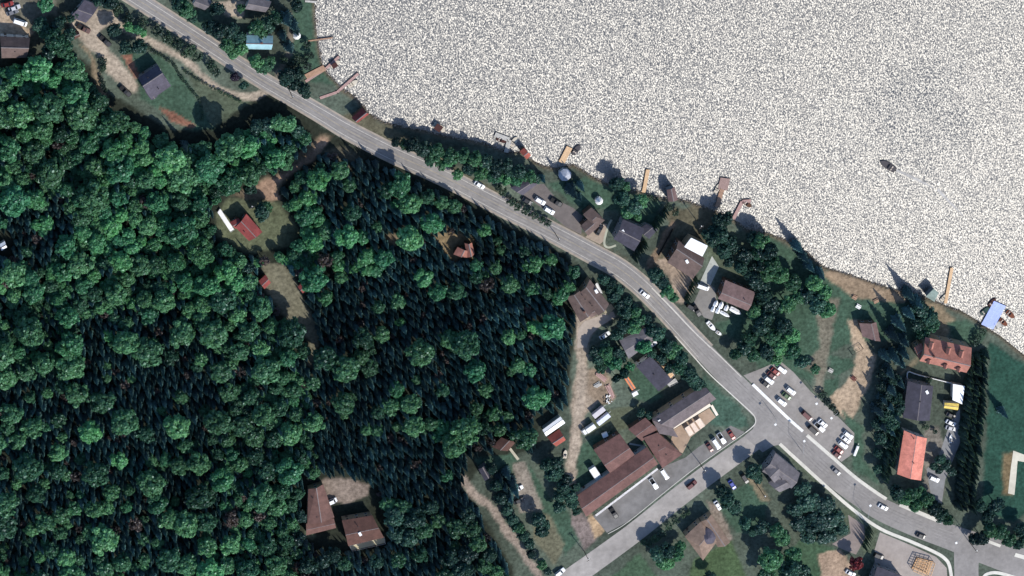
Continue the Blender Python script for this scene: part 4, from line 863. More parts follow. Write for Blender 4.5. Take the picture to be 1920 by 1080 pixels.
# white retaining wall of the beach car park
def wall_run(label, pts, w, h, m, name='retaining_wall', cat='wall'):
    line = smooth_line(pts, 4); P = [G(a, b) for a, b in line]; o = MB()
    for i in range(len(P)-1):
        d = (P[i+1]-P[i]).normalized(); n = Vector((-d.y, d.x, 0))*w/2; o.prism([P[i]-n, P[i+1]-n, P[i+1]+n, P[i]+n], 0.0, h+0.002*(i % 2))
    return tag(o.build(name, m), label, cat)
wall_run('white concrete wall between the main road and beach car park', [(1411, 720), (1440, 748), (1480, 786), (1505, 808)], 1.25, 0.45, mat('white_concrete', (0.72, 0.70, 0.65), 0.8, 0.12, 0.8))
wall_run('dark slim garden fence beside the gravel strip', [(1261, 428), (1248, 452), (1234, 478)], 0.12, 1.5, mat('fence_dark', (0.02, 0.018, 0.015), 0.9, 0.1), 'fence', 'fence')
wall_run('white edging wall along the inn terrace', [(1700, 712), (1702, 696), (1722, 702), (1802, 722)], 0.3, 1.0, WHITE, 'garden_wall', 'wall')

# ------------------------------------------------------------------ poles, lamps, benches, play equipment
def utility_pole(x, y, label, h=10.5):
    p = G(x, y); o = empty('utility_pole', p, label, 'utility pole', None, 0.6)
    MB().tube((0, 0, 0), (0, 0, h), .17, .11).build('pole', POLEW, o); MB().box((0, 0, h-.6), (2.2, .12, .14)).build('crossarm', POLEW, o)
    for s in (-.95, -.4, .4, .95): MB().tube((s, 0, h-.53), (s, 0, h-.3), .06, n=6).build('insulator', STEEL, o)
    MB().tube((.3, 0, h-2.2), (.3, 0, h-1.3), .24, n=10).build('transformer', STEEL, o)
for x, y, l in ((543, 170, 'utility pole on the lake side near the bent thin dock'), (1040, 436, 'utility pole by the road below the asphalt driveway'), (467, 375, 'utility pole in the clearing above the red cottage'), (1095, 1033, 'utility pole on the verge of the side street'), (1305, 412, 'utility pole near the shore beside the violet boathouse'), (1424, 916, 'utility pole beside the corner house lawn'), (1819, 1018, 'utility pole at the cedar edge of the lower road'), (1312, 868, 'utility pole at the motel lot entrance')): utility_pole(x, y, l)
def street_lamp(x, y, bx, by, label):
    h = 8.0; t = G(x, y, h); b = G(bx, by); b.z = 0; o = empty('street_lamp', b, label, 'street lamp')
    MB().tube((0, 0, 0), (0, 0, h-.4), .11, .07).build('pole', STEEL, o); e = t-b; MB().tube((0, 0, h-.4), e, .05).build('arm', STEEL, o)
    MB().box(e, (.9, .9, .2), .5).build('lamp_head', WHITE, o)
for x, y, bx, by, l in ((1454, 796, 1448, 775, 'street lamp arching over the road junction'), (1531, 757, 1528, 735, 'street lamp over the middle of the beach car park'), (1559, 784, 1562, 762, 'street lamp at the grass edge of the beach car park'), (1632, 948, 1618, 960, 'street lamp over the road beside the lower pavement'), (1793, 1018, 1800, 985, 'street lamp over the widened lower junction'), (1508, 827, 1498, 838, 'street lamp by the corner house pavement')): street_lamp(x, y, bx, by, l)
def bench(x, y, dx, dy, label, m, L=2.2):
    p = G(x, y); q = G(x+dx, y+dy); o = empty('picnic_table', p, label, 'picnic table', None, math.atan2(q.y-p.y, q.x-p.x))
    MB().box((0, 0, .74), (L, .8, .06)).build('tabletop', m, o)
    for s in (-1, 1): MB().box((0, s*.75, .44), (L, .3, .05)).build('seat', m, o); MB().box((s*L*.35, 0, .36), (.1, 1.5, .1)).build('brace', m, o); MB().box((s*L*.35, 0, .35), (.1, .1, .7), .0).build('leg', m, o)
bench(1600, 709, 8, 7, 'dark red picnic table on the open sand', mat('table_red', (0.1, 0.02, 0.015), 0.7, 0.1), 2.6)
bench(1557, 694, 7, 4, 'pale picnic table where path meets the grass island', DECKG)
bench(1602, 557, 7, 4, 'brown picnic table at the top of the beach', DECKB)
bench(1642, 564, 6, -3, 'brown picnic table at the lower end of the beach', DECKB)
bench(1609, 574, 7, 4, 'pale picnic table on the grass below the beach', WHITE)
sw = empty('swing_set', G(1606, 656), 'dark swing frame standing on the sand by the pavilion', 'swing set', None, 0.5)
for s in (-1, 1):
    for k in (-1, 1): MB().tube((s*2.6, k*1.2, 0), (s*2.6, 0, 2.5), .08).build('leg', POLEW, sw)
MB().tube((-2.6, 0, 2.5), (2.6, 0, 2.5), .08).build('crossbar', POLEW, sw)
for s in (-1.3, 0, 1.3): MB().box((s, 0, .5), (.5, .25, .05)).tube((s-.2, 0, .5), (s-.2, 0, 2.5), .02, n=4).tube((s+.2, 0, .5), (s+.2, 0, 2.5), .02, n=4).build('swing', TYRE, sw)

# ------------------------------------------------------------------ trees
def leafmat(name, rgb, trans=0.42, vari=0.5, hueshift=(1.3, 1.0, 0.78)):
    m = bpy.data.materials.new(name); m.use_nodes = True; t = m.node_tree; t.nodes.clear()
    out = t.nodes.new('ShaderNodeOutputMaterial'); oi = t.nodes.new('ShaderNodeObjectInfo')
    mix = t.nodes.new('ShaderNodeMix'); mix.data_type = 'RGBA'
    mix.inputs['A'].default_value = (*[c*(1-vari) for c in rgb], 1); mix.inputs['B'].default_value = (*[c*(1+vari)*h for c, h in zip(rgb, hueshift)], 1)
    t.links.new(oi.outputs['Random'], mix.inputs['Factor'])
    at = t.nodes.new('ShaderNodeAttribute'); at.attribute_name = 'tone'
    vm = t.nodes.new('ShaderNodeVectorMath'); vm.operation = 'SCALE'; t.links.new(mix.outputs['Result'], vm.inputs[0]); t.links.new(at.outputs['Fac'], vm.inputs['Scale'])
    gp = t.nodes.new('ShaderNodeTexNoise'); gp.inputs['Scale'].default_value = 0.022; gp.inputs['Detail'].default_value = 2
    t.links.new(oi.outputs['Location'], gp.inputs['Vector'])
    pr = t.nodes.new('ShaderNodeMapRange'); pr.inputs['From Min'].default_value = 0.35; pr.inputs['From Max'].default_value = 0.65; pr.inputs['To Min'].default_value = 0.6; pr.inputs['To Max'].default_value = 1.4
    t.links.new(gp.outputs['Fac'], pr.inputs['Value'])
    pm = t.nodes.new('ShaderNodeMath'); pm.operation = 'MULTIPLY'; t.links.new(pr.outputs[0], pm.inputs[0]); t.links.new(at.outputs['Fac'], pm.inputs[1]); t.links.new(pm.outputs[0], vm.inputs['Scale'])
    d = t.nodes.new('ShaderNodeBsdfDiffuse'); tr = t.nodes.new('ShaderNodeBsdfTranslucent'); g = t.nodes.new('ShaderNodeBsdfGlossy'); g.inputs['Roughness'].default_value = 0.45
    for n in (d, tr): t.links.new(vm.outputs[0], n.inputs['Color'])
    m1 = t.nodes.new('ShaderNodeMixShader'); m1.inputs[0].default_value = trans; t.links.new(d.outputs[0], m1.inputs[1]); t.links.new(tr.outputs[0], m1.inputs[2])
    m2 = t.nodes.new('ShaderNodeMixShader'); m2.inputs[0].default_value = 0.03; t.links.new(m1.outputs[0], m2.inputs[1]); t.links.new(g.outputs[0], m2.inputs[2]); g.inputs['Color'].default_value = (.8, .9, 1, 1)
    t.links.new(m2.outputs[0], out.inputs[0]); return m
LEAF_B = leafmat('leaf_broad', (0.068, 0.208, 0.114)); LEAF_BR = leafmat('leaf_bright', (0.082, 0.285, 0.142), 0.45, 0.25)
LEAF_C = leafmat('needle', (0.044, 0.092, 0.080), 0.25, 0.55, (1.1, 1.1, 1.15)); LEAF_R = leafmat('leaf_red', (0.14, 0.03, 0.035), 0.3, 0.15); LEAF_P = leafmat('leaf_purple', (0.022, 0.016, 0.03), 0.2, 0.1)
LEAF_N = leafmat('leaf_bare', (0.085, 0.070, 0.062), 0.3, 0.3, (1.1, 1, .95))
LEAF_D = leafmat('leaf_dark', (0.034, 0.088, 0.066), 0.35, 0.4, (1.15, 1.05, .9))
LEAF_H = leafmat('leaf_shrub', (0.025, 0.06, 0.035), 0.3, 0.4)
def quads_mesh(name, C, N, size, tone, m, asp=1.0, rg=None, up=None):
    n = len(C); N = N/np.linalg.norm(N, axis=1)[:, None]
    A = rg.normal(size=(n, 3)) if up is None else up
    U = np.cross(N, A); U /= np.linalg.norm(U, axis=1)[:, None]+1e-9; V = np.cross(N, U)
    s = size[:, None] if np.ndim(size) else size
    U = U*s; V = V*s*asp
    P = np.stack([C-U-V, C+U-V, C+U+V, C-U+V], 1).reshape(-1, 3)
    me = bpy.data.meshes.new(name); me.from_pydata(P.tolist(), [], np.arange(4*n).reshape(-1, 4).tolist())
    at = me.attributes.new('tone', 'FLOAT', 'POINT'); at.data.foreach_set('value', np.repeat(tone, 4).astype(np.float32)); me.materials.append(m); return me
def broad_crown(seed, m, nc=46, per=44, flat=0.66):
    nc = int(nc*1.55)
    rg = np.random.default_rng(seed); C = []; N = []; Sz = []; T = []
    lob = rg.uniform(0.75, 1.12, 9)
    for i in range(nc):
        z = rg.uniform(-0.35, 1.0); a = rg.uniform(0, 2*math.pi); rr_ = math.sqrt(max(0, 1-min(1, abs(z))**2)); L = lob[int(a/(2*math.pi)*9) % 9]
        rad = rg.uniform(0.62, 0.9) if i % 5 else rg.uniform(0.2, 0.5)
        c = np.array([rr_*math.cos(a)*rad*L, rr_*math.sin(a)*rad*L, z*flat*rad*0.95]); cr = rg.uniform(0.17, 0.31)
        d = rg.normal(size=(per, 3)); d /= np.linalg.norm(d, axis=1)[:, None]; d[:, 2] = np.abs(d[:, 2])*1.0-0.25
        C.append(c+d*cr*rg.uniform(0.75, 1.05, (per, 1))); N.append(d+rg.normal(size=(per, 3))*0.45+np.array([0, 0, .25])); Sz.append(rg.uniform(0.045, 0.085, per)); T.append(np.full(per, rg.uniform(0.8, 1.25))*rg.uniform(0.85, 1.15, per))
    C = np.concatenate(C); C[:, 2] += 1.35
    return quads_mesh('crown', C, np.concatenate(N), np.concatenate(Sz), np.concatenate(T), m, rg=rg)
def conifer_crown(seed, m, lv=17, br=9):
    rg = np.random.default_rng(seed); C = []; N = []; Sz = []; T = []; UP = []
    for i in range(lv):
        z = 0.12+0.86*(i/lv)**0.95; rad = (1-z)**0.85*1.0*rg.uniform(0.82, 1.12)+0.03
        nb = max(4, int(br*(1-z)+4))
        for k in range(nb):
            a = 2*math.pi*(k+rg.uniform(-.3, .3))/nb+i*1.3; L = rad*rg.uniform(0.75, 1.15)
            for s in (0.3, 0.62, 0.9):
                r = L*s; C.append((math.cos(a)*r, math.sin(a)*r, z-0.035*s-rg.uniform(0, .015))); dr = np.array([math.cos(a), math.sin(a), 0])
                N.append(np.array([math.cos(a)*.25, math.sin(a)*.25, 0.12+0.05])+rg.normal(size=3)*0.05); UP.append(dr); Sz.append(L*0.2+0.06); T.append(rg.uniform(0.75, 1.3))
    C = np.array(C); N = np.array(N)
    return quads_mesh('crown', C, N, np.array(Sz), np.array(T), m, 1.0, rg, np.array(UP))
def conifer_mesh(seed, m):
    """unit spruce: base radius 1, height 1 (scaled per tree); drooping boughs as many small sprays"""
    rg = np.random.default_rng(seed); P = []; F = []; T = []
    lv = 20
    for i in range(lv):
        z = 0.10+0.89*(i/(lv-1)); rad = (1-z)**0.8*rg.uniform(0.85, 1.1)+0.02; nb = int(6+8*(1-z))
        for k in range(nb):
            a = 2*math.pi*(k+rg.uniform(-.35, .35))/nb+i*1.7; L = rad*rg.uniform(0.7, 1.15); w = (0.10+0.16*rad)
            ca, sa = math.cos(a), math.sin(a); zz = z+rg.uniform(-.02, .02); prev = None; tone = rg.uniform(.75, 1.3)
            for s, ww, dz in ((0.05, .5, 0.012), (0.4, 1.0, 0.0), (0.75, .8, -.022), (1.0, .12, -.03)):
                r = L*s; b = len(P)
                P.append((ca*r-sa*w*ww, sa*r+ca*w*ww, zz+dz-.012)); P.append((ca*r, sa*r, zz+dz+.006)); P.append((ca*r+sa*w*ww, sa*r-ca*w*ww, zz+dz-.012)); T += [tone]*3
                if prev is not None: F.append((prev, prev+1, b+1, b)); F.append((prev+1, prev+2, b+2, b+1))
                prev = b
    me = bpy.data.meshes.new('crown'); me.from_pydata(P, [], F)
    at = me.attributes.new('tone', 'FLOAT', 'POINT'); at.data.foreach_set('value', np.array(T, np.float32)); me.materials.append(m); return me
def trunk_mesh(r, h, limbs=0, seed=0):
    m = MB(); m.tube((0, 0, 0), (0, 0, h), r, r*0.4, 7); rr = random.Random(seed)
    for i in range(limbs):
        a = rr.uniform(0, 6.28); z = h*rr.uniform(.5, .85); m.tube((0, 0, z), (math.cos(a)*.5, math.sin(a)*.5, z+.45), r*.4, r*.12, 5)
    return m.mesh('trunk', BARK)
V = {'b': [(broad_crown(10+i, LEAF_B, 44+4*i), trunk_mesh(.07, 1.35, 5, i)) for i in range(5)],
     'd': [(broad_crown(20+i, LEAF_D, 44+4*i), trunk_mesh(.07, 1.35, 5, i)) for i in range(4)],
     'n': [(broad_crown(40+i, LEAF_N, 26, 26), trunk_mesh(.07, 1.35, 5, i)) for i in range(2)],
     'g': [(broad_crown(30+i, LEAF_BR, 44+4*i), trunk_mesh(.07, 1.35, 5, i)) for i in range(3)],
     'c': [(conifer_mesh(50+i, LEAF_C), trunk_mesh(.09, .85)) for i in range(5)],
     'r': [(broad_crown(70, LEAF_R, 50), trunk_mesh(.07, 1.35, 5))], 'p': [(broad_crown(71, LEAF_P, 40), trunk_mesh(.07, 1.35, 5))],
     'k': [(conifer_mesh(80+i, leafmat('cedar%d' % i, (0.022, 0.05, 0.03), .2, .3, (1.2, 1.05, .8))), trunk_mesh(.1, .8)) for i in range(3)],
     's': [(broad_crown(90+i, LEAF_H, 16, 30), trunk_mesh(.06, 1.2, 3, i)) for i in range(3)]}
NAMES = {'n': ('bare_tree', 'tree'), 'b': ('broadleaf_tree', 'tree'), 'd': ('broadleaf_tree', 'tree'), 'g': ('broadleaf_tree', 'tree'), 'c': ('spruce_tree', 'tree'), 'r': ('maple_tree', 'tree'), 'p': ('purple_leaved_tree', 'tree'), 'k': ('cedar_tree', 'tree'), 's': ('shrub', 'shrub')}
NT = {}
def dims(kind, rp, rg):
    """crown radius px -> (radius m, z scale, height where the crown centre sits)"""
    r = rp*S
    if kind in 'bgrpdn': zs = r*rg.uniform(1.05, 1.4); return r, zs, zs*1.35
    if kind == 's': return r, r*0.8, r*0.6
    if kind == 'k': h = rg.uniform(8, 10.5); return r, h, h*0.5
    h = rg.uniform(2.9, 4.3)*r+rg.uniform(2.5, 5.5); return r, h, h*0.45
trg = random.Random(21)
def tree(x, y, rp, kind, label, group=None, parts=True):
    r, zs, zc = dims(kind, rp, trg); p = G(x, y, zc); v = V[kind][trg.randrange(len(V[kind]))]
    nm, cat = NAMES[kind]; o = empty(nm, (p.x, p.y, 0), label, cat, group, trg.uniform(0, 6.28)); o.scale = (r*trg.uniform(.92, 1.08), r*trg.uniform(.92, 1.08), zs)
    link('trunk', v[1], o); link('crown', v[0], o); NT[kind] = NT.get(kind, 0)+1; return o
CL = [
 ('tall bush in the strip between the gravel track and the main road', 'roadside strip bushes', 's', [(220, 17, 13), (240, 32, 12), (268, 42, 12), (295, 57, 12), (312, 68, 12), (332, 82, 12), (355, 92, 12), (370, 105, 11), (395, 122, 12), (405, 133, 10), (208, 5, 12), (345, 100, 9), (322, 78, 9)]),
 ('light green bush between the sandy drive and the roadside strip', 'light bushes by the drive', 'g', [(235, 48, 9), (252, 52, 9), (262, 58, 7)]),
 ('dark purple round tree standing at the edge of the main road', None, 'p', [(440, 144, 9)]),
 ('green tree just below the dark purple roadside tree', None, 'b', [(456, 160, 9)]),
 ('dark tree beside the sandy drive below the garage', 'dark trees by the sandy drive', 'b', [(207, 47, 12), (230, 80, 11), (255, 78, 12)]),
 ('tree in the grove between the left house and the sandy drive', 'grove beside the left house', 'b', [(70, 37, 13), (100, 40, 12), (76, 52, 12), (95, 66, 18), (112, 82, 18), (122, 58, 13), (140, 15, 9), (125, 98, 12), (85, 88, 13), (108, 30, 9), (128, 25, 8), (200, -5, 14), (180, -8, 10)]),
 ('bright green tree at the top edge above the sandy yard', None, 'g', [(78, 4, 13)]),
 ('tree around the grey and turquoise roofs by the top lakeshore', 'trees of the top lakeside gardens', 'b', [(343, 10, 15), (328, 2, 12), (355, 25, 9), (400, 8, 12), (392, 42, 14), (406, 48, 13), (428, 50, 14), (440, 62, 13), (420, 76, 12), (446, 82, 11), (432, 92, 9), (474, 106, 12), (492, 114, 13), (480, 118, 9), (500, 106, 9), (495, 36, 14), (476, 42, 15), (510, 24, 13), (486, 60, 10), (550, 2, 12), (445, 6, 8)]),
 ('tall dark spruce on the lawn between the turquoise roof and the lake', 'lawn spruces near the top shore', 'c', [(533, 30, 13), (545, 40, 12), (525, 60, 10), (537, 82, 11), (550, 50, 9)]),
 ('round bush along the shore above the long thin dock', 'shore bushes above the long dock', 's', [(575, 82, 9), (580, 103, 9), (558, 108, 8), (576, 122, 9), (532, 112, 8), (545, 118, 9), (558, 120, 8), (570, 112, 7)]),
 ('dark tree between the road bank and the rusty platform', 'bank trees by the rusty platform', 'b', [(530, 138, 13), (545, 150, 9), (562, 158, 9), (568, 168, 7), (552, 128, 9)]),
 ('tree in the dense row on the shore above the white L-shaped dock', 'lakeside tree row', 'b', [(768, 262, 11), (788, 270, 12), (812, 276, 12), (838, 284, 12), (862, 284, 12), (884, 290, 12), (905, 296, 12), (928, 306, 13), (950, 316, 11), (968, 312, 11), (872, 306, 11), (895, 316, 11), (988, 322, 10), (800, 290, 10), (822, 300, 9), (1000, 326, 8), (852, 318, 9), (752, 262, 8), (735, 258, 7), (945, 300, 10)]),
 ('bright green tree beside the road in the lakeside row', 'bright trees in the lakeside row', 'g', [(838, 296, 11), (920, 326, 11), (942, 332, 11), (962, 334, 11)]),
 ('bush between the asphalt driveway and the main road', 'driveway bushes', 's', [(942, 358, 10), (933, 350, 8), (958, 378, 9), (985, 393, 10), (1000, 402, 10), (1014, 410, 9), (1026, 417, 8), (970, 387, 8)]),
 ('dark spruce on the lawn below the octagonal gazebo', 'spruces by the octagonal gazebo', 'c', [(1068, 352, 13), (1080, 362, 9), (1084, 342, 9), (1012, 328, 7)]),
 ('tree on the lake lawn between charcoal roof and shore', 'lake lawn trees', 'b', [(1150, 335, 11), (1165, 341, 9), (1185, 376, 13), (1172, 388, 11), (1196, 366, 11), (1160, 364, 11), (1190, 398, 6)]),
 ('bush behind the violet boathouse', 'bushes by the violet boathouse', 's', [(1253, 388, 8), (1266, 397, 8), (1218, 370, 6), (1230, 372, 6)]),
 ('dark shore tree between the two pinkish docks', 'dark shore trees by the docks', 'b', [(1345, 404, 11), (1357, 400, 10), (1346, 430, 13), (1362, 446, 13), (1332, 442, 11), (1350, 462, 11), (1320, 432, 9), (1372, 456, 9), (1335, 420, 9)]),
 ('tree beside the drive of the white-extension house at the road', 'roadside trees by the white extension', 'b', [(1224, 506, 11), (1235, 521, 11), (1246, 538, 11), (1256, 549, 8)]),
 ('tree on the park lawn between the mauve roof and beach', 'park trees near the mauve roof', 'b', [(1420, 446, 13), (1434, 462, 14), (1415, 466, 11), (1442, 490, 13), (1458, 506, 13), (1430, 508, 11), (1480, 520, 12), (1520, 522, 13), (1505, 542, 14), (1526, 562, 15), (1546, 572, 12), (1490, 548, 12), (1470, 562, 13), (1540, 540, 11)]),
 ('tall dark spruce at the waterline above the beach', 'waterline spruces above the beach', 'c', [(1490, 455, 12), (1502, 474, 12), (1513, 492, 11), (1532, 506, 11)]),
 ('tree in the park between the main road and path', 'park trees above the beach car park', 'b', [(1426, 548, 12), (1442, 562, 13), (1430, 584, 12), (1420, 604, 14), (1442, 622, 14), (1462, 600, 14), (1400, 622, 12), (1390, 640, 12), (1408, 656, 11), (1430, 648, 13), (1456, 640, 13), (1478, 650, 13), (1498, 668, 11), (1480, 620, 12), (1372, 655, 9), (1410, 575, 11), (1450, 665, 9), (1522, 683, 8)]),
 ('dark spruce in the stand between the sand and the inn', 'spruces between the sand and inn', 'c', [(1700, 545, 12), (1716, 560, 13), (1700, 580, 13), (1682, 600, 13), (1670, 622, 13), (1690, 632, 13), (1655, 660, 12), (1672, 662, 13), (1662, 690, 13), (1684, 672, 12), (1665, 722, 13), (1682, 710, 11), (1642, 762, 13), (1662, 752, 12), (1674, 772, 10), (1648, 790, 13), (1665, 800, 11), (1650, 740, 12), (1690, 655, 11)]),
 ('green tree at the waterline beside the flat boathouse', 'green trees by the flat boathouse', 'b', [(1722, 572, 13), (1735, 585, 14), (1742, 600, 12), (1714, 600, 12), (1725, 615, 11)]),
 ('green tree in the stand between the sand and the dark slate house', 'green trees by the slate house', 'b', [(1670, 770, 11), (1680, 755, 11), (1664, 700, 9), (1660, 760, 9)]),
 ('dark bush on the car park edge below the grass island', 'car park edge bushes', 's', [(1541, 738, 8), (1548, 752, 9), (1560, 762, 9), (1568, 772, 8)]),
 ('tree between the orange-red roof and the lower road', 'trees below the orange-red roof', 'b', [(1675, 914, 12), (1690, 925, 12), (1702, 918, 11), (1718, 916, 11), (1732, 928, 12), (1745, 944, 12), (1712, 938, 11), (1758, 955, 11), (1770, 965, 10)]),
 ('tree in the lower right garden beyond the cedar row', 'lower right garden trees', 'b', [(1850, 986, 12), (1836, 1000, 12), (1870, 988, 13), (1886, 1004, 11), (1902, 1012, 10), (1846, 960, 11), (1862, 938, 12), (1832, 940, 11), (1908, 984, 11), (1820, 1000, 9), (1918, 1000, 10)]),
 ('large dark tree mass beside the corner house', 'large dark trees by the corner house', 'b', [(1512, 938, 17), (1538, 948, 18), (1528, 976, 18), (1556, 966, 16), (1498, 976, 15), (1545, 998, 14), (1512, 1002, 13), (1572, 986, 11), (1488, 950, 12), (1502, 915, 12)]),
 ('round dark tree between the side street and corner house', 'round trees by the corner house', 'b', [(1406, 874, 12), (1347, 912, 11), (1358, 926, 13), (1370, 942, 11), (1415, 888, 8)]),
 ('bush in the hedge between the side street and the tan house', 'hedge bushes along the side street', 's', [(1252, 985, 9), (1266, 975, 9), (1240, 998, 10), (1228, 1008, 10), (1215, 1018, 9), (1206, 1016, 7), (1280, 965, 7), (1290, 960, 6)]),
 ('tree in the clump between the side street and the tan house', 'clump by the tan house', 'b', [(1226, 1030, 13), (1246, 1024, 13), (1262, 1030, 11), (1242, 1045, 13), (1270, 1015, 9)]),
 ('tree in the garden behind the tan multi-hipped house', 'trees behind the tan house', 'b', [(1440, 1040, 18), (1472, 1060, 18), (1430, 1065, 14), (1482, 1030, 14), (1420, 980, 12), (1450, 985, 12), (1462, 1002, 12), (1500, 1062, 12), (1325, 1072, 9), (1390, 972, 10), (1405, 988, 9), (1510, 1085, 14)]),
 ('crimson-leaved maple beside the pale lot', None, 'r', [(1606, 1056, 15)]),
 ('tree around the half hidden grey roof below the road bend', 'trees around the half hidden grey roof', 'b', [(1120, 680, 9), (1130, 652, 11), (1150, 652, 11), (1165, 690, 9), (1190, 592, 11), (1205, 592, 10), (1215, 610, 10), (1228, 618, 11), (1242, 640, 11), (1258, 650, 12), (1272, 662, 12), (1282, 690, 12), (1292, 700, 11), (1302, 712, 11), (1268, 680, 11), (1165, 602, 11), (1180, 606, 11), (1150, 618, 9), (1185, 577, 9)]),
 ('bright green tree in front of the half hidden grey roof', 'bright trees by the half hidden grey roof', 'g', [(1138, 668, 11), (1148, 678, 11), (1200, 648, 12), (1175, 684, 8)]),
 ('green tree beside the brown cross-gabled house', 'trees beside the brown cross-gabled house', 'g', [(1060, 535, 11), (1046, 548, 12), (1038, 560, 9)]),
 ('dark tree between the brown cross-gabled house and road', 'trees in front of the cross-gabled house', 'b', [(1145, 548, 9), (1157, 562, 9), (1170, 556, 9), (1165, 577, 10), (1136, 535, 7), (1125, 515, 9), (1140, 524, 8), (1152, 535, 8), (1182, 568, 8)]),
 ('tall dark spruce beside the gravel yard', 'tall spruces by the gravel yard', 'c', [(945, 880, 12), (955, 896, 13), (960, 912, 12), (940, 905, 10), (950, 926, 11), (932, 890, 9)]),
 ('dark tree between the brick-red shed and the motel lawn', 'trees below the brick-red shed', 'b', [(1050, 905, 11), (1045, 920, 11), (1062, 920, 11), (1055, 890, 10), (1030, 880, 12), (1020, 862, 11), (1036, 858, 11), (1068, 935, 9)]),
 ('tree on the verge between dirt road and side street', 'trees on the lower verge', 'b', [(1005, 965, 12), (1016, 976, 9), (1010, 986, 11), (955, 965, 10), (966, 980, 10), (976, 996, 10), (986, 1010, 9), (990, 1030, 8), (1020, 1062, 7), (1010, 1050, 8)]),
 ('tree in the lower forest beside the dirt road', 'lower forest by the dirt road', 'b', [(880, 985, 14), (870, 960, 13), (850, 980, 15), (890, 1010, 14), (910, 1032, 13), (902, 1052, 13), (925, 1062, 11), (860, 1060, 16), (838, 1040, 15), (830, 1072, 15), (870, 1030, 14), (940, 1078, 11)]),
 ('tree around the two lower forest houses', 'trees around the lower forest houses', 'b', [(735, 960, 15), (750, 942, 13), (770, 962, 15), (740, 990, 14), (762, 1000, 15), (790, 985, 14), (722, 938, 12), (800, 942, 12), (816, 966, 12), (780, 1030, 14), (740, 1040, 13), (700, 1044, 12), (640, 1048, 12), (618, 1032, 12), (600, 1042, 13), (572, 1050, 13), (553, 1000, 11), (556, 960, 10)]),
 ('big tree at the forest corner beside the main road', 'big trees at the forest corner', 'b', [(522, 230, 17), (542, 232, 15), (558, 246, 13), (502, 236, 15), (480, 238, 14), (572, 260, 12)]),
 ('dark tree standing alone on the right lawn', None, 'c', [(1876, 766, 9)]),
 ('bush between the inn and blue dock', 'bushes by the blue dock', 's', [(1842, 620, 9), (1832, 632, 9), (1828, 642, 8)]),
 ('round bush on the lawn below the inn', 'round bushes near the inn', 's', [(1740, 712, 8), (1735, 800, 7), (1752, 808, 6)]),
 ('dark bushy tree beside the vivid orange-red roof', 'bushy trees beside the orange-red roof', 'b', [(1757, 852, 8), (1768, 862, 8), (1778, 875, 8), (1745, 865, 7), (1755, 872, 7)]),
 ('dark tree in the strip between the sand and orange-red roof', 'dark strip trees by the orange-red roof', 'b', [(1668, 702, 10), (1658, 732, 11), (1676, 738, 10), (1666, 788, 11), (1646, 812, 11), (1660, 822, 9), (1640, 840, 8), (1640, 870, 8), (1652, 770, 11), (1650, 692, 10), (1648, 716, 10), (1650, 746, 10), (1640, 786, 9), (1664, 850, 8)]),
 ('dark tree on the grass between the mauve roof and the shore', 'dark trees behind the mauve roof', 'b', [(1392, 470, 12), (1402, 436, 9), (1382, 492, 11), (1410, 518, 12), (1426, 526, 11), (1398, 505, 10), (1420, 488, 11), (1360, 480, 9)]),
 ('dark tree beside the lumber and half hidden grey roof', 'dark trees by the lumber piles', 'b', [(1110, 650, 9), (1116, 664, 9), (1215, 655, 8), (1236, 662, 9), (1248, 680, 9), (1128, 640, 9), (1160, 662, 8), (1150, 700, 7), (1196, 764, 7), (1210, 770, 7)]),
 ('dark tree in the garden row above the lower forest dirt road', 'dark trees above the dirt road', 'b', [(925, 900, 10), (935, 925, 11), (945, 945, 10), (915, 870, 9), (1040, 880, 10), (1072, 905, 8), (1042, 940, 10), (1075, 950, 7)]),
 ('isolated small tree at the edge of the cottage clearing', 'small trees of the cottage clearing', 'b', [(462, 345, 9), (485, 388, 12), (492, 380, 9), (445, 480, 10), (460, 492, 9)]),
]
YARD_T = []
LONE = ('green tree just below the dark purple roadside tree', 'big tree at the forest corner beside the main road')
for label, group, kind, lst in CL:
    for (x, y, r) in lst:
        if kind in 'bgc' and label not in LONE:
            k_ = 1.35 if 'park ' in label or 'large dark' in label else 1.1 if 'turquoise' in label or 'sandy' in label else 1.3
            x += 6; y += 9 if kind != 'g' else 3; r *= k_ if kind != 'c' else 1.0
        kd = 'd' if kind == 'b' and (trg.random() < 0.55 or 'dark' in label) else kind
        o_ = tree(x, y, r, kd, label, group); YARD_T.append((x, y, r))
        if 'large dark' in label: o_.scale.z *= 0.66
# cedar rows and hedges
def row(pts, step, jit, kind, r, label, group):
    L = smooth_line(pts, 10); d = 0; last = L[0]
    for i in range(1, len(L)):
        d += math.hypot(L[i][0]-last[0], L[i][1]-last[1]); last = L[i]
        if d >= step: d = 0; tree(L[i][0]+trg.uniform(-jit, jit), L[i][1]+trg.uniform(-jit, jit), r*trg.uniform(.8, 1.2), kind, label, group)
row([(1688, 798), (1676, 850), (1662, 900)], 4.5, 2, 'k', 7, 'cedar in the thick row left of the orange-red roof', 'cedar row by the orange-red roof')
row([(1678, 800), (1668, 840), (1655, 890)], 5, 2, 'k', 7, 'cedar in the thick row left of the orange-red roof', 'cedar row by the orange-red roof')
for off in (0, 13, 25): row([(1848-off, 655), (1842-off, 760), (1832-off, 860), (1822-off, 960)], 7, 3, 'k', 9, 'cedar in the long row right of the white flat garage', 'long cedar row by the right lawn')
row([(1700, 935), (1740, 955), (1778, 972)], 6, 2, 's', 7, 'low shrub in the verge hedge along the lower road', 'verge hedge of the lower road')
row([(1252, 396), (1238, 415), (1225, 432)], 3, 1, 'k', 4.5, 'clipped cedar in the hedge right of the charcoal roof', 'hedge right of the charcoal roof')
row([(1214, 455), (1203, 470), (1190, 490)], 3, 1, 'k', 4.5, 'clipped cedar in the hedge below the charcoal garage', 'hedge below the charcoal garage')
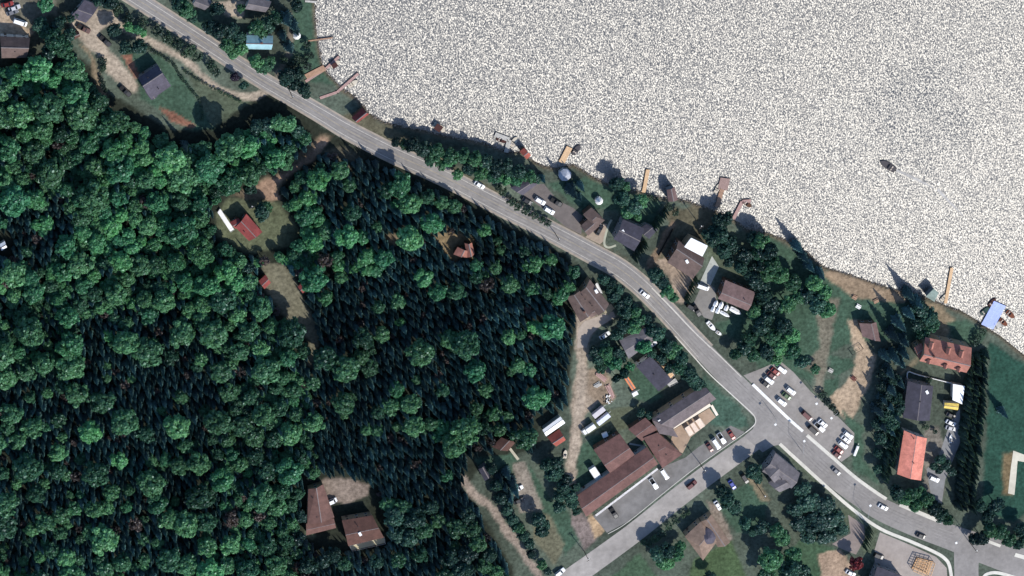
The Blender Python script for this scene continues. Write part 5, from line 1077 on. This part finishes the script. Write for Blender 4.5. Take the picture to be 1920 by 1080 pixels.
row([(1308, 522), (1298, 545), (1288, 566)], 3, 0.7, 'k', 3.2, 'clipped cedar in the hedge between the two driveways', 'hedge between two driveways')
row([(1634, 990), (1630, 1010), (1623, 1032)], 3, 0.7, 'k', 3.2, 'clipped cedar in the short hedge above the red maple', 'hedge above the red maple')
row([(272, 85), (300, 103), (325, 120), (340, 145), (360, 170), (375, 190), (380, 225)], 5, 1.2, 's', 3.6, 'small shrub in the line edging the lawn of the grey house', 'shrub line on the lawn')
row([(340, 128), (365, 145), (400, 165), (430, 180), (452, 190)], 5, 1.2, 's', 3.4, 'small shrub in the line along the gravel track', 'shrub line along the track')
row([(185, 105), (195, 120), (188, 145), (200, 170)], 6, 2, 's', 5.5, 'dark shrub between the sandy drive and the forest', 'dark shrubs by the sandy drive')

# forest
HOLES = [[(-20, 440), (20, 440), (20, 480), (-20, 480)], [(400, 392), (425, 366), (455, 366), (525, 378), (562, 430), (548, 462), (505, 474), (470, 478), (435, 462), (402, 440)],
 [(455, 372), (455, 350), (540, 318), (578, 280), (596, 248), (625, 256), (600, 292), (552, 330), (520, 372)],
 [(488, 505), (502, 496), (530, 503), (566, 532), (572, 562), (592, 612), (597, 648), (590, 690), (578, 690), (580, 640), (558, 612), (528, 585), (500, 548)],
 [(815, 445), (850, 440), (892, 450), (892, 486), (845, 488)], [(727, 442), (747, 442), (750, 468), (730, 464)],
 [(570, 902), (640, 892), (692, 908), (725, 960), (725, 1030), (640, 1040), (565, 1010)], [(590, 255), (660, 262), (700, 300), (640, 300)],
 [(880, 860), (970, 840), (1010, 860), (1000, 1080), (970, 1080), (930, 1000), (868, 918)], [(1000, 780), (1070, 770), (1070, 850), (1010, 850)], [(1056, 545), (1075, 540), (1070, 605), (1060, 570)]]
FPOLY = [(-30, 134), (62, 124), (140, 120), (165, 145), (180, 188), (218, 216), (262, 244), (328, 276), (396, 276), (436, 254), (480, 240), (545, 228), (588, 256), (640, 284), (690, 300), (780, 332),
 (880, 384), (950, 424), (1055, 484), (1088, 522), (1060, 545), (1056, 560), (1080, 600), (1068, 650), (1058, 760), (1005, 790), (1005, 840), (940, 858), (890, 885), (866, 920), (900, 970), (950, 1060), (960, 1110), (-30, 1110)]
ROADL = smooth_line(MAIN, 3)
BLOBS = [(595, 410, 18), (650, 402, 18), (740, 360, 24), (620, 505, 26), (665, 685, 24), (645, 755, 24), (790, 665, 20), (905, 780, 26), (850, 640, 22), (690, 640, 20), (700, 500, 26), (850, 370, 24), (1045, 555, 20), (1020, 610, 18), (750, 750, 24), (560, 320, 30), (500, 310, 30), (720, 620, 15), (840, 820, 24), (620, 560, 18), (610, 420, 15), (780, 330, 18), (960, 700, 15), (1010, 740, 20), (950, 820, 22)]
def pbroad(x, y):
    if any((x-a)**2+(y-b)**2 < r*r for a, b, r in BLOBS): return 0.95
    if x < 600 and y < 560:
        if inpoly([x], [y], [(-30, 360), (40, 345), (110, 360), (150, 420), (110, 480), (60, 520), (-30, 500)])[0]: return 0.08
        return 0.95
    if x < 590:
        if inpoly([x], [y], [(150, 590), (260, 575), (420, 640), (430, 760), (300, 780), (0, 800), (-30, 720), (150, 690)])[0]: return 0.07
        if y < 720 or x > 420: return 0.6
        return 0.17
    return 0.055 if y < 540 else 0.035
BLD = [(sum(p[0] for p in q)/4, sum(p[1] for p in q)/4, q) for q in BUILD_PX]
def ok(x, y, m):
    if not inpoly([x], [y], FPOLY)[0]: return False
    for h in HOLES:
        if inpoly([x], [y], h)[0]: return False
    for cx, cy, q in BLD:
        if abs(cx-x) < 60 and abs(cy-y) < 60 and sdist(np.array([x]), np.array([y]), q)[0] < m+2: return False
    return True
frg = random.Random(99); cells = {}; FT = []
def tryadd(x, y, r, kind):
    k = (int(x//30), int(y//30))
    for i in (-1, 0, 1):
        for j in (-1, 0, 1):
            for (a, b, c, kk) in cells.get((k[0]+i, k[1]+j), ()):
                f = (0.72 if c > 13.5 and r > 13.5 else 0.56) if kk == kind == 'b' else 0.62
                if kk in 'c' and kind == 'c': f = 0.62
                if (a-x)**2+(b-y)**2 < ((c+r)*f)**2: return False
    cells.setdefault(k, []).append((x, y, r, kind)); return True
for (x, y, r) in YARD_T: cells.setdefault((int(x//30), int(y//30)), []).append((x, y, r, 'y'))
def okmask(xs, ys, m):
    g = inpoly(xs, ys, FPOLY)
    for h in HOLES: g &= sdist(xs, ys, h) > m*1.1
    for cx, cy, q in BLD: g &= sdist(xs, ys, q) > m+2
    return g
NC = 60000
fx = rng.uniform(-30, 1090, NC); fy = rng.uniform(110, 1110, NC); n_ = np.arange(NC)
fr_ = np.where(n_ < 3500, rng.choice((15, 18, 21, 24, 27), NC), np.where(n_ < 9000, rng.uniform(9, 15, NC), rng.uniform(4.8, 9.6, NC)))
fok = okmask(fx, fy, fr_*0.55) & (segdist(fx, fy, ROADL, False) > 31+fr_*0.5)
for n in np.where(fok)[0]:
    x, y, r = float(fx[n]), float(fy[n]), float(fr_[n]); kind = 'b' if n < 9000 else 'c'
    pb = pbroad(x, y)
    if kind == 'b' and frg.random() > pb: continue
    if kind == 'c' and frg.random() > (1-pb)+0.10: continue
    if tryadd(x, y, r, kind): FT.append((x, y, r, kind))
qx, qy, qr = rng.uniform(-30, 600, 4200), rng.uniform(110, 1110, 4200), rng.uniform(6.5, 10, 4200)
qm = okmask(qx, qy, qr)
for x, y, r_ in zip(qx[qm], qy[qm], qr[qm]):
    if pbroad(x, y) > 0.5 and frg.random() < 0.55: FT.append((float(x), float(y), float(r_), 'b'))
FT.sort(key=lambda q: -q[2])
def zone(x, y):
    if x < 600 and y < 400: return 'upper left hillside forest'
    if x < 560 and y < 720: return 'middle left hillside forest'
    if x < 600: return 'lower left forest'
    if y < 500: return 'wood between the cottage clearing and main road'
    return 'dark wood beside the long dirt drive'
stuff = {'b': [], 'g': [], 'c': []}; cap = {'b': 300-sum(v for k, v in NT.items() if k in 'bgd'), 'c': 300-NT.get('c', 0)}
for (x, y, r, kind) in FT:
    vis = -5 < x < 1925 and -5 < y < 1085
    kk = 'g' if kind == 'b' and frg.random() < (0.5 if y < 560 else 0.14) else kind
    if frg.random() < 0.045 and vis and r < 15:
        tree(x, y, r*1.1, 'n', 'thin grey-brown leafless crown in the '+zone(x, y), 'grey-brown crowns of the '+zone(x, y)); continue
    if cap[kind] > 0 and vis:
        cap[kind] -= 1; zn = zone(x, y)
        lab = ('bright green broadleaf tree in the ' if kk == 'g' else 'round-crowned green broadleaf tree in the ' if kk == 'b' else 'pointed dark spruce in the ')+zn
        tree(x, y, r, kk, lab, lab.split(' in the ')[0].replace('tree', 'trees').replace('spruce', 'spruces')+' of the '+zn)
    else: stuff[kk].append((x, y, r))
print('forest', len(FT), {k: len(v) for k, v in stuff.items()}, NT)
def scatter(name, label, kind, pts):
    if not pts: return
    me = bpy.data.meshes.new(name); P = []; SCL = []; ROT = []
    for (x, y, r) in pts:
        rr_, zs, zc = dims(kind, r, trg); p = G(x, y, zc); P.append((p.x, p.y, 0)); SCL += [rr_*trg.uniform(.9, 1.1), rr_*trg.uniform(.9, 1.1), zs]; ROT += [0, 0, trg.uniform(0, 6.28)]
    me.from_pydata(P, [], [])
    for nm, dat in (('scl', SCL), ('rot', ROT)):
        at = me.attributes.new(nm, 'FLOAT_VECTOR', 'POINT'); at.data.foreach_set('vector', np.array(dat, np.float32))
    o = link(name, me); tag(o, label, 'forest', None, 'stuff')
    ng = bpy.data.node_groups.new(name+'_nodes', 'GeometryNodeTree')
    ng.interface.new_socket('Geometry', in_out='INPUT', socket_type='NodeSocketGeometry'); ng.interface.new_socket('Geometry', in_out='OUTPUT', socket_type='NodeSocketGeometry')
    N = ng.nodes; gi = N.new('NodeGroupInput'); go = N.new('NodeGroupOutput'); inst = N.new('GeometryNodeInstanceOnPoints'); inst.inputs['Pick Instance'].default_value = True
    ja = N.new('GeometryNodeJoinGeometry')
    seen = {}
    for ob in COL.objects:
        if ob.name.split('.')[0] == 'crown' and ob.data in [v[0] for v in V[kind]] and ob.data.name not in seen: seen[ob.data.name] = ob
    for ob in seen.values():
        j2 = N.new('GeometryNodeJoinGeometry'); tk = [c for c in ob.parent.children if c.name.startswith('trunk')][0]
        for q in (ob, tk):
            oi = N.new('GeometryNodeObjectInfo'); oi.inputs['Object'].default_value = q; oi.transform_space = 'ORIGINAL'; ng.links.new(oi.outputs['Geometry'], j2.inputs[0])
        g2 = N.new('GeometryNodeGeometryToInstance'); ng.links.new(j2.outputs[0], g2.inputs[0]); ng.links.new(g2.outputs[0], ja.inputs[0])
    def na(nm):
        a = N.new('GeometryNodeInputNamedAttribute'); a.data_type = 'FLOAT_VECTOR'; a.inputs['Name'].default_value = nm; return a.outputs['Attribute']
    er = N.new('FunctionNodeEulerToRotation'); ng.links.new(na('rot'), er.inputs[0])
    ng.links.new(gi.outputs[0], inst.inputs['Points']); ng.links.new(ja.outputs[0], inst.inputs['Instance']); ng.links.new(er.outputs[0], inst.inputs['Rotation']); ng.links.new(na('scl'), inst.inputs['Scale'])
    ng.links.new(inst.outputs[0], go.inputs[0])
    md = o.modifiers.new('scatter', 'NODES'); md.node_group = ng
scatter('broadleaf_forest', 'mass of smaller broadleaf crowns filling the left forest', 'b', stuff['b'])
scatter('bright_broadleaf_forest', 'scattered smaller bright green crowns filling the left forest', 'g', stuff['g'])
scatter('spruce_forest', 'mass of slender dark spruces filling the shaded forest', 'c', stuff['c'])
# undergrowth
ux = rng.uniform(-30, 1090, 2600); uy = rng.uniform(110, 1110, 2600)
um = okmask(ux, uy, np.full(2600, 3.0)) & (segdist(ux, uy, ROADL, False) > 20)
ug = [(float(x), float(y), frg.uniform(3, 6)) for x, y in zip(ux[um], uy[um])]
scatter('undergrowth', 'low leafy undergrowth on the shaded forest floor', 's', ug)
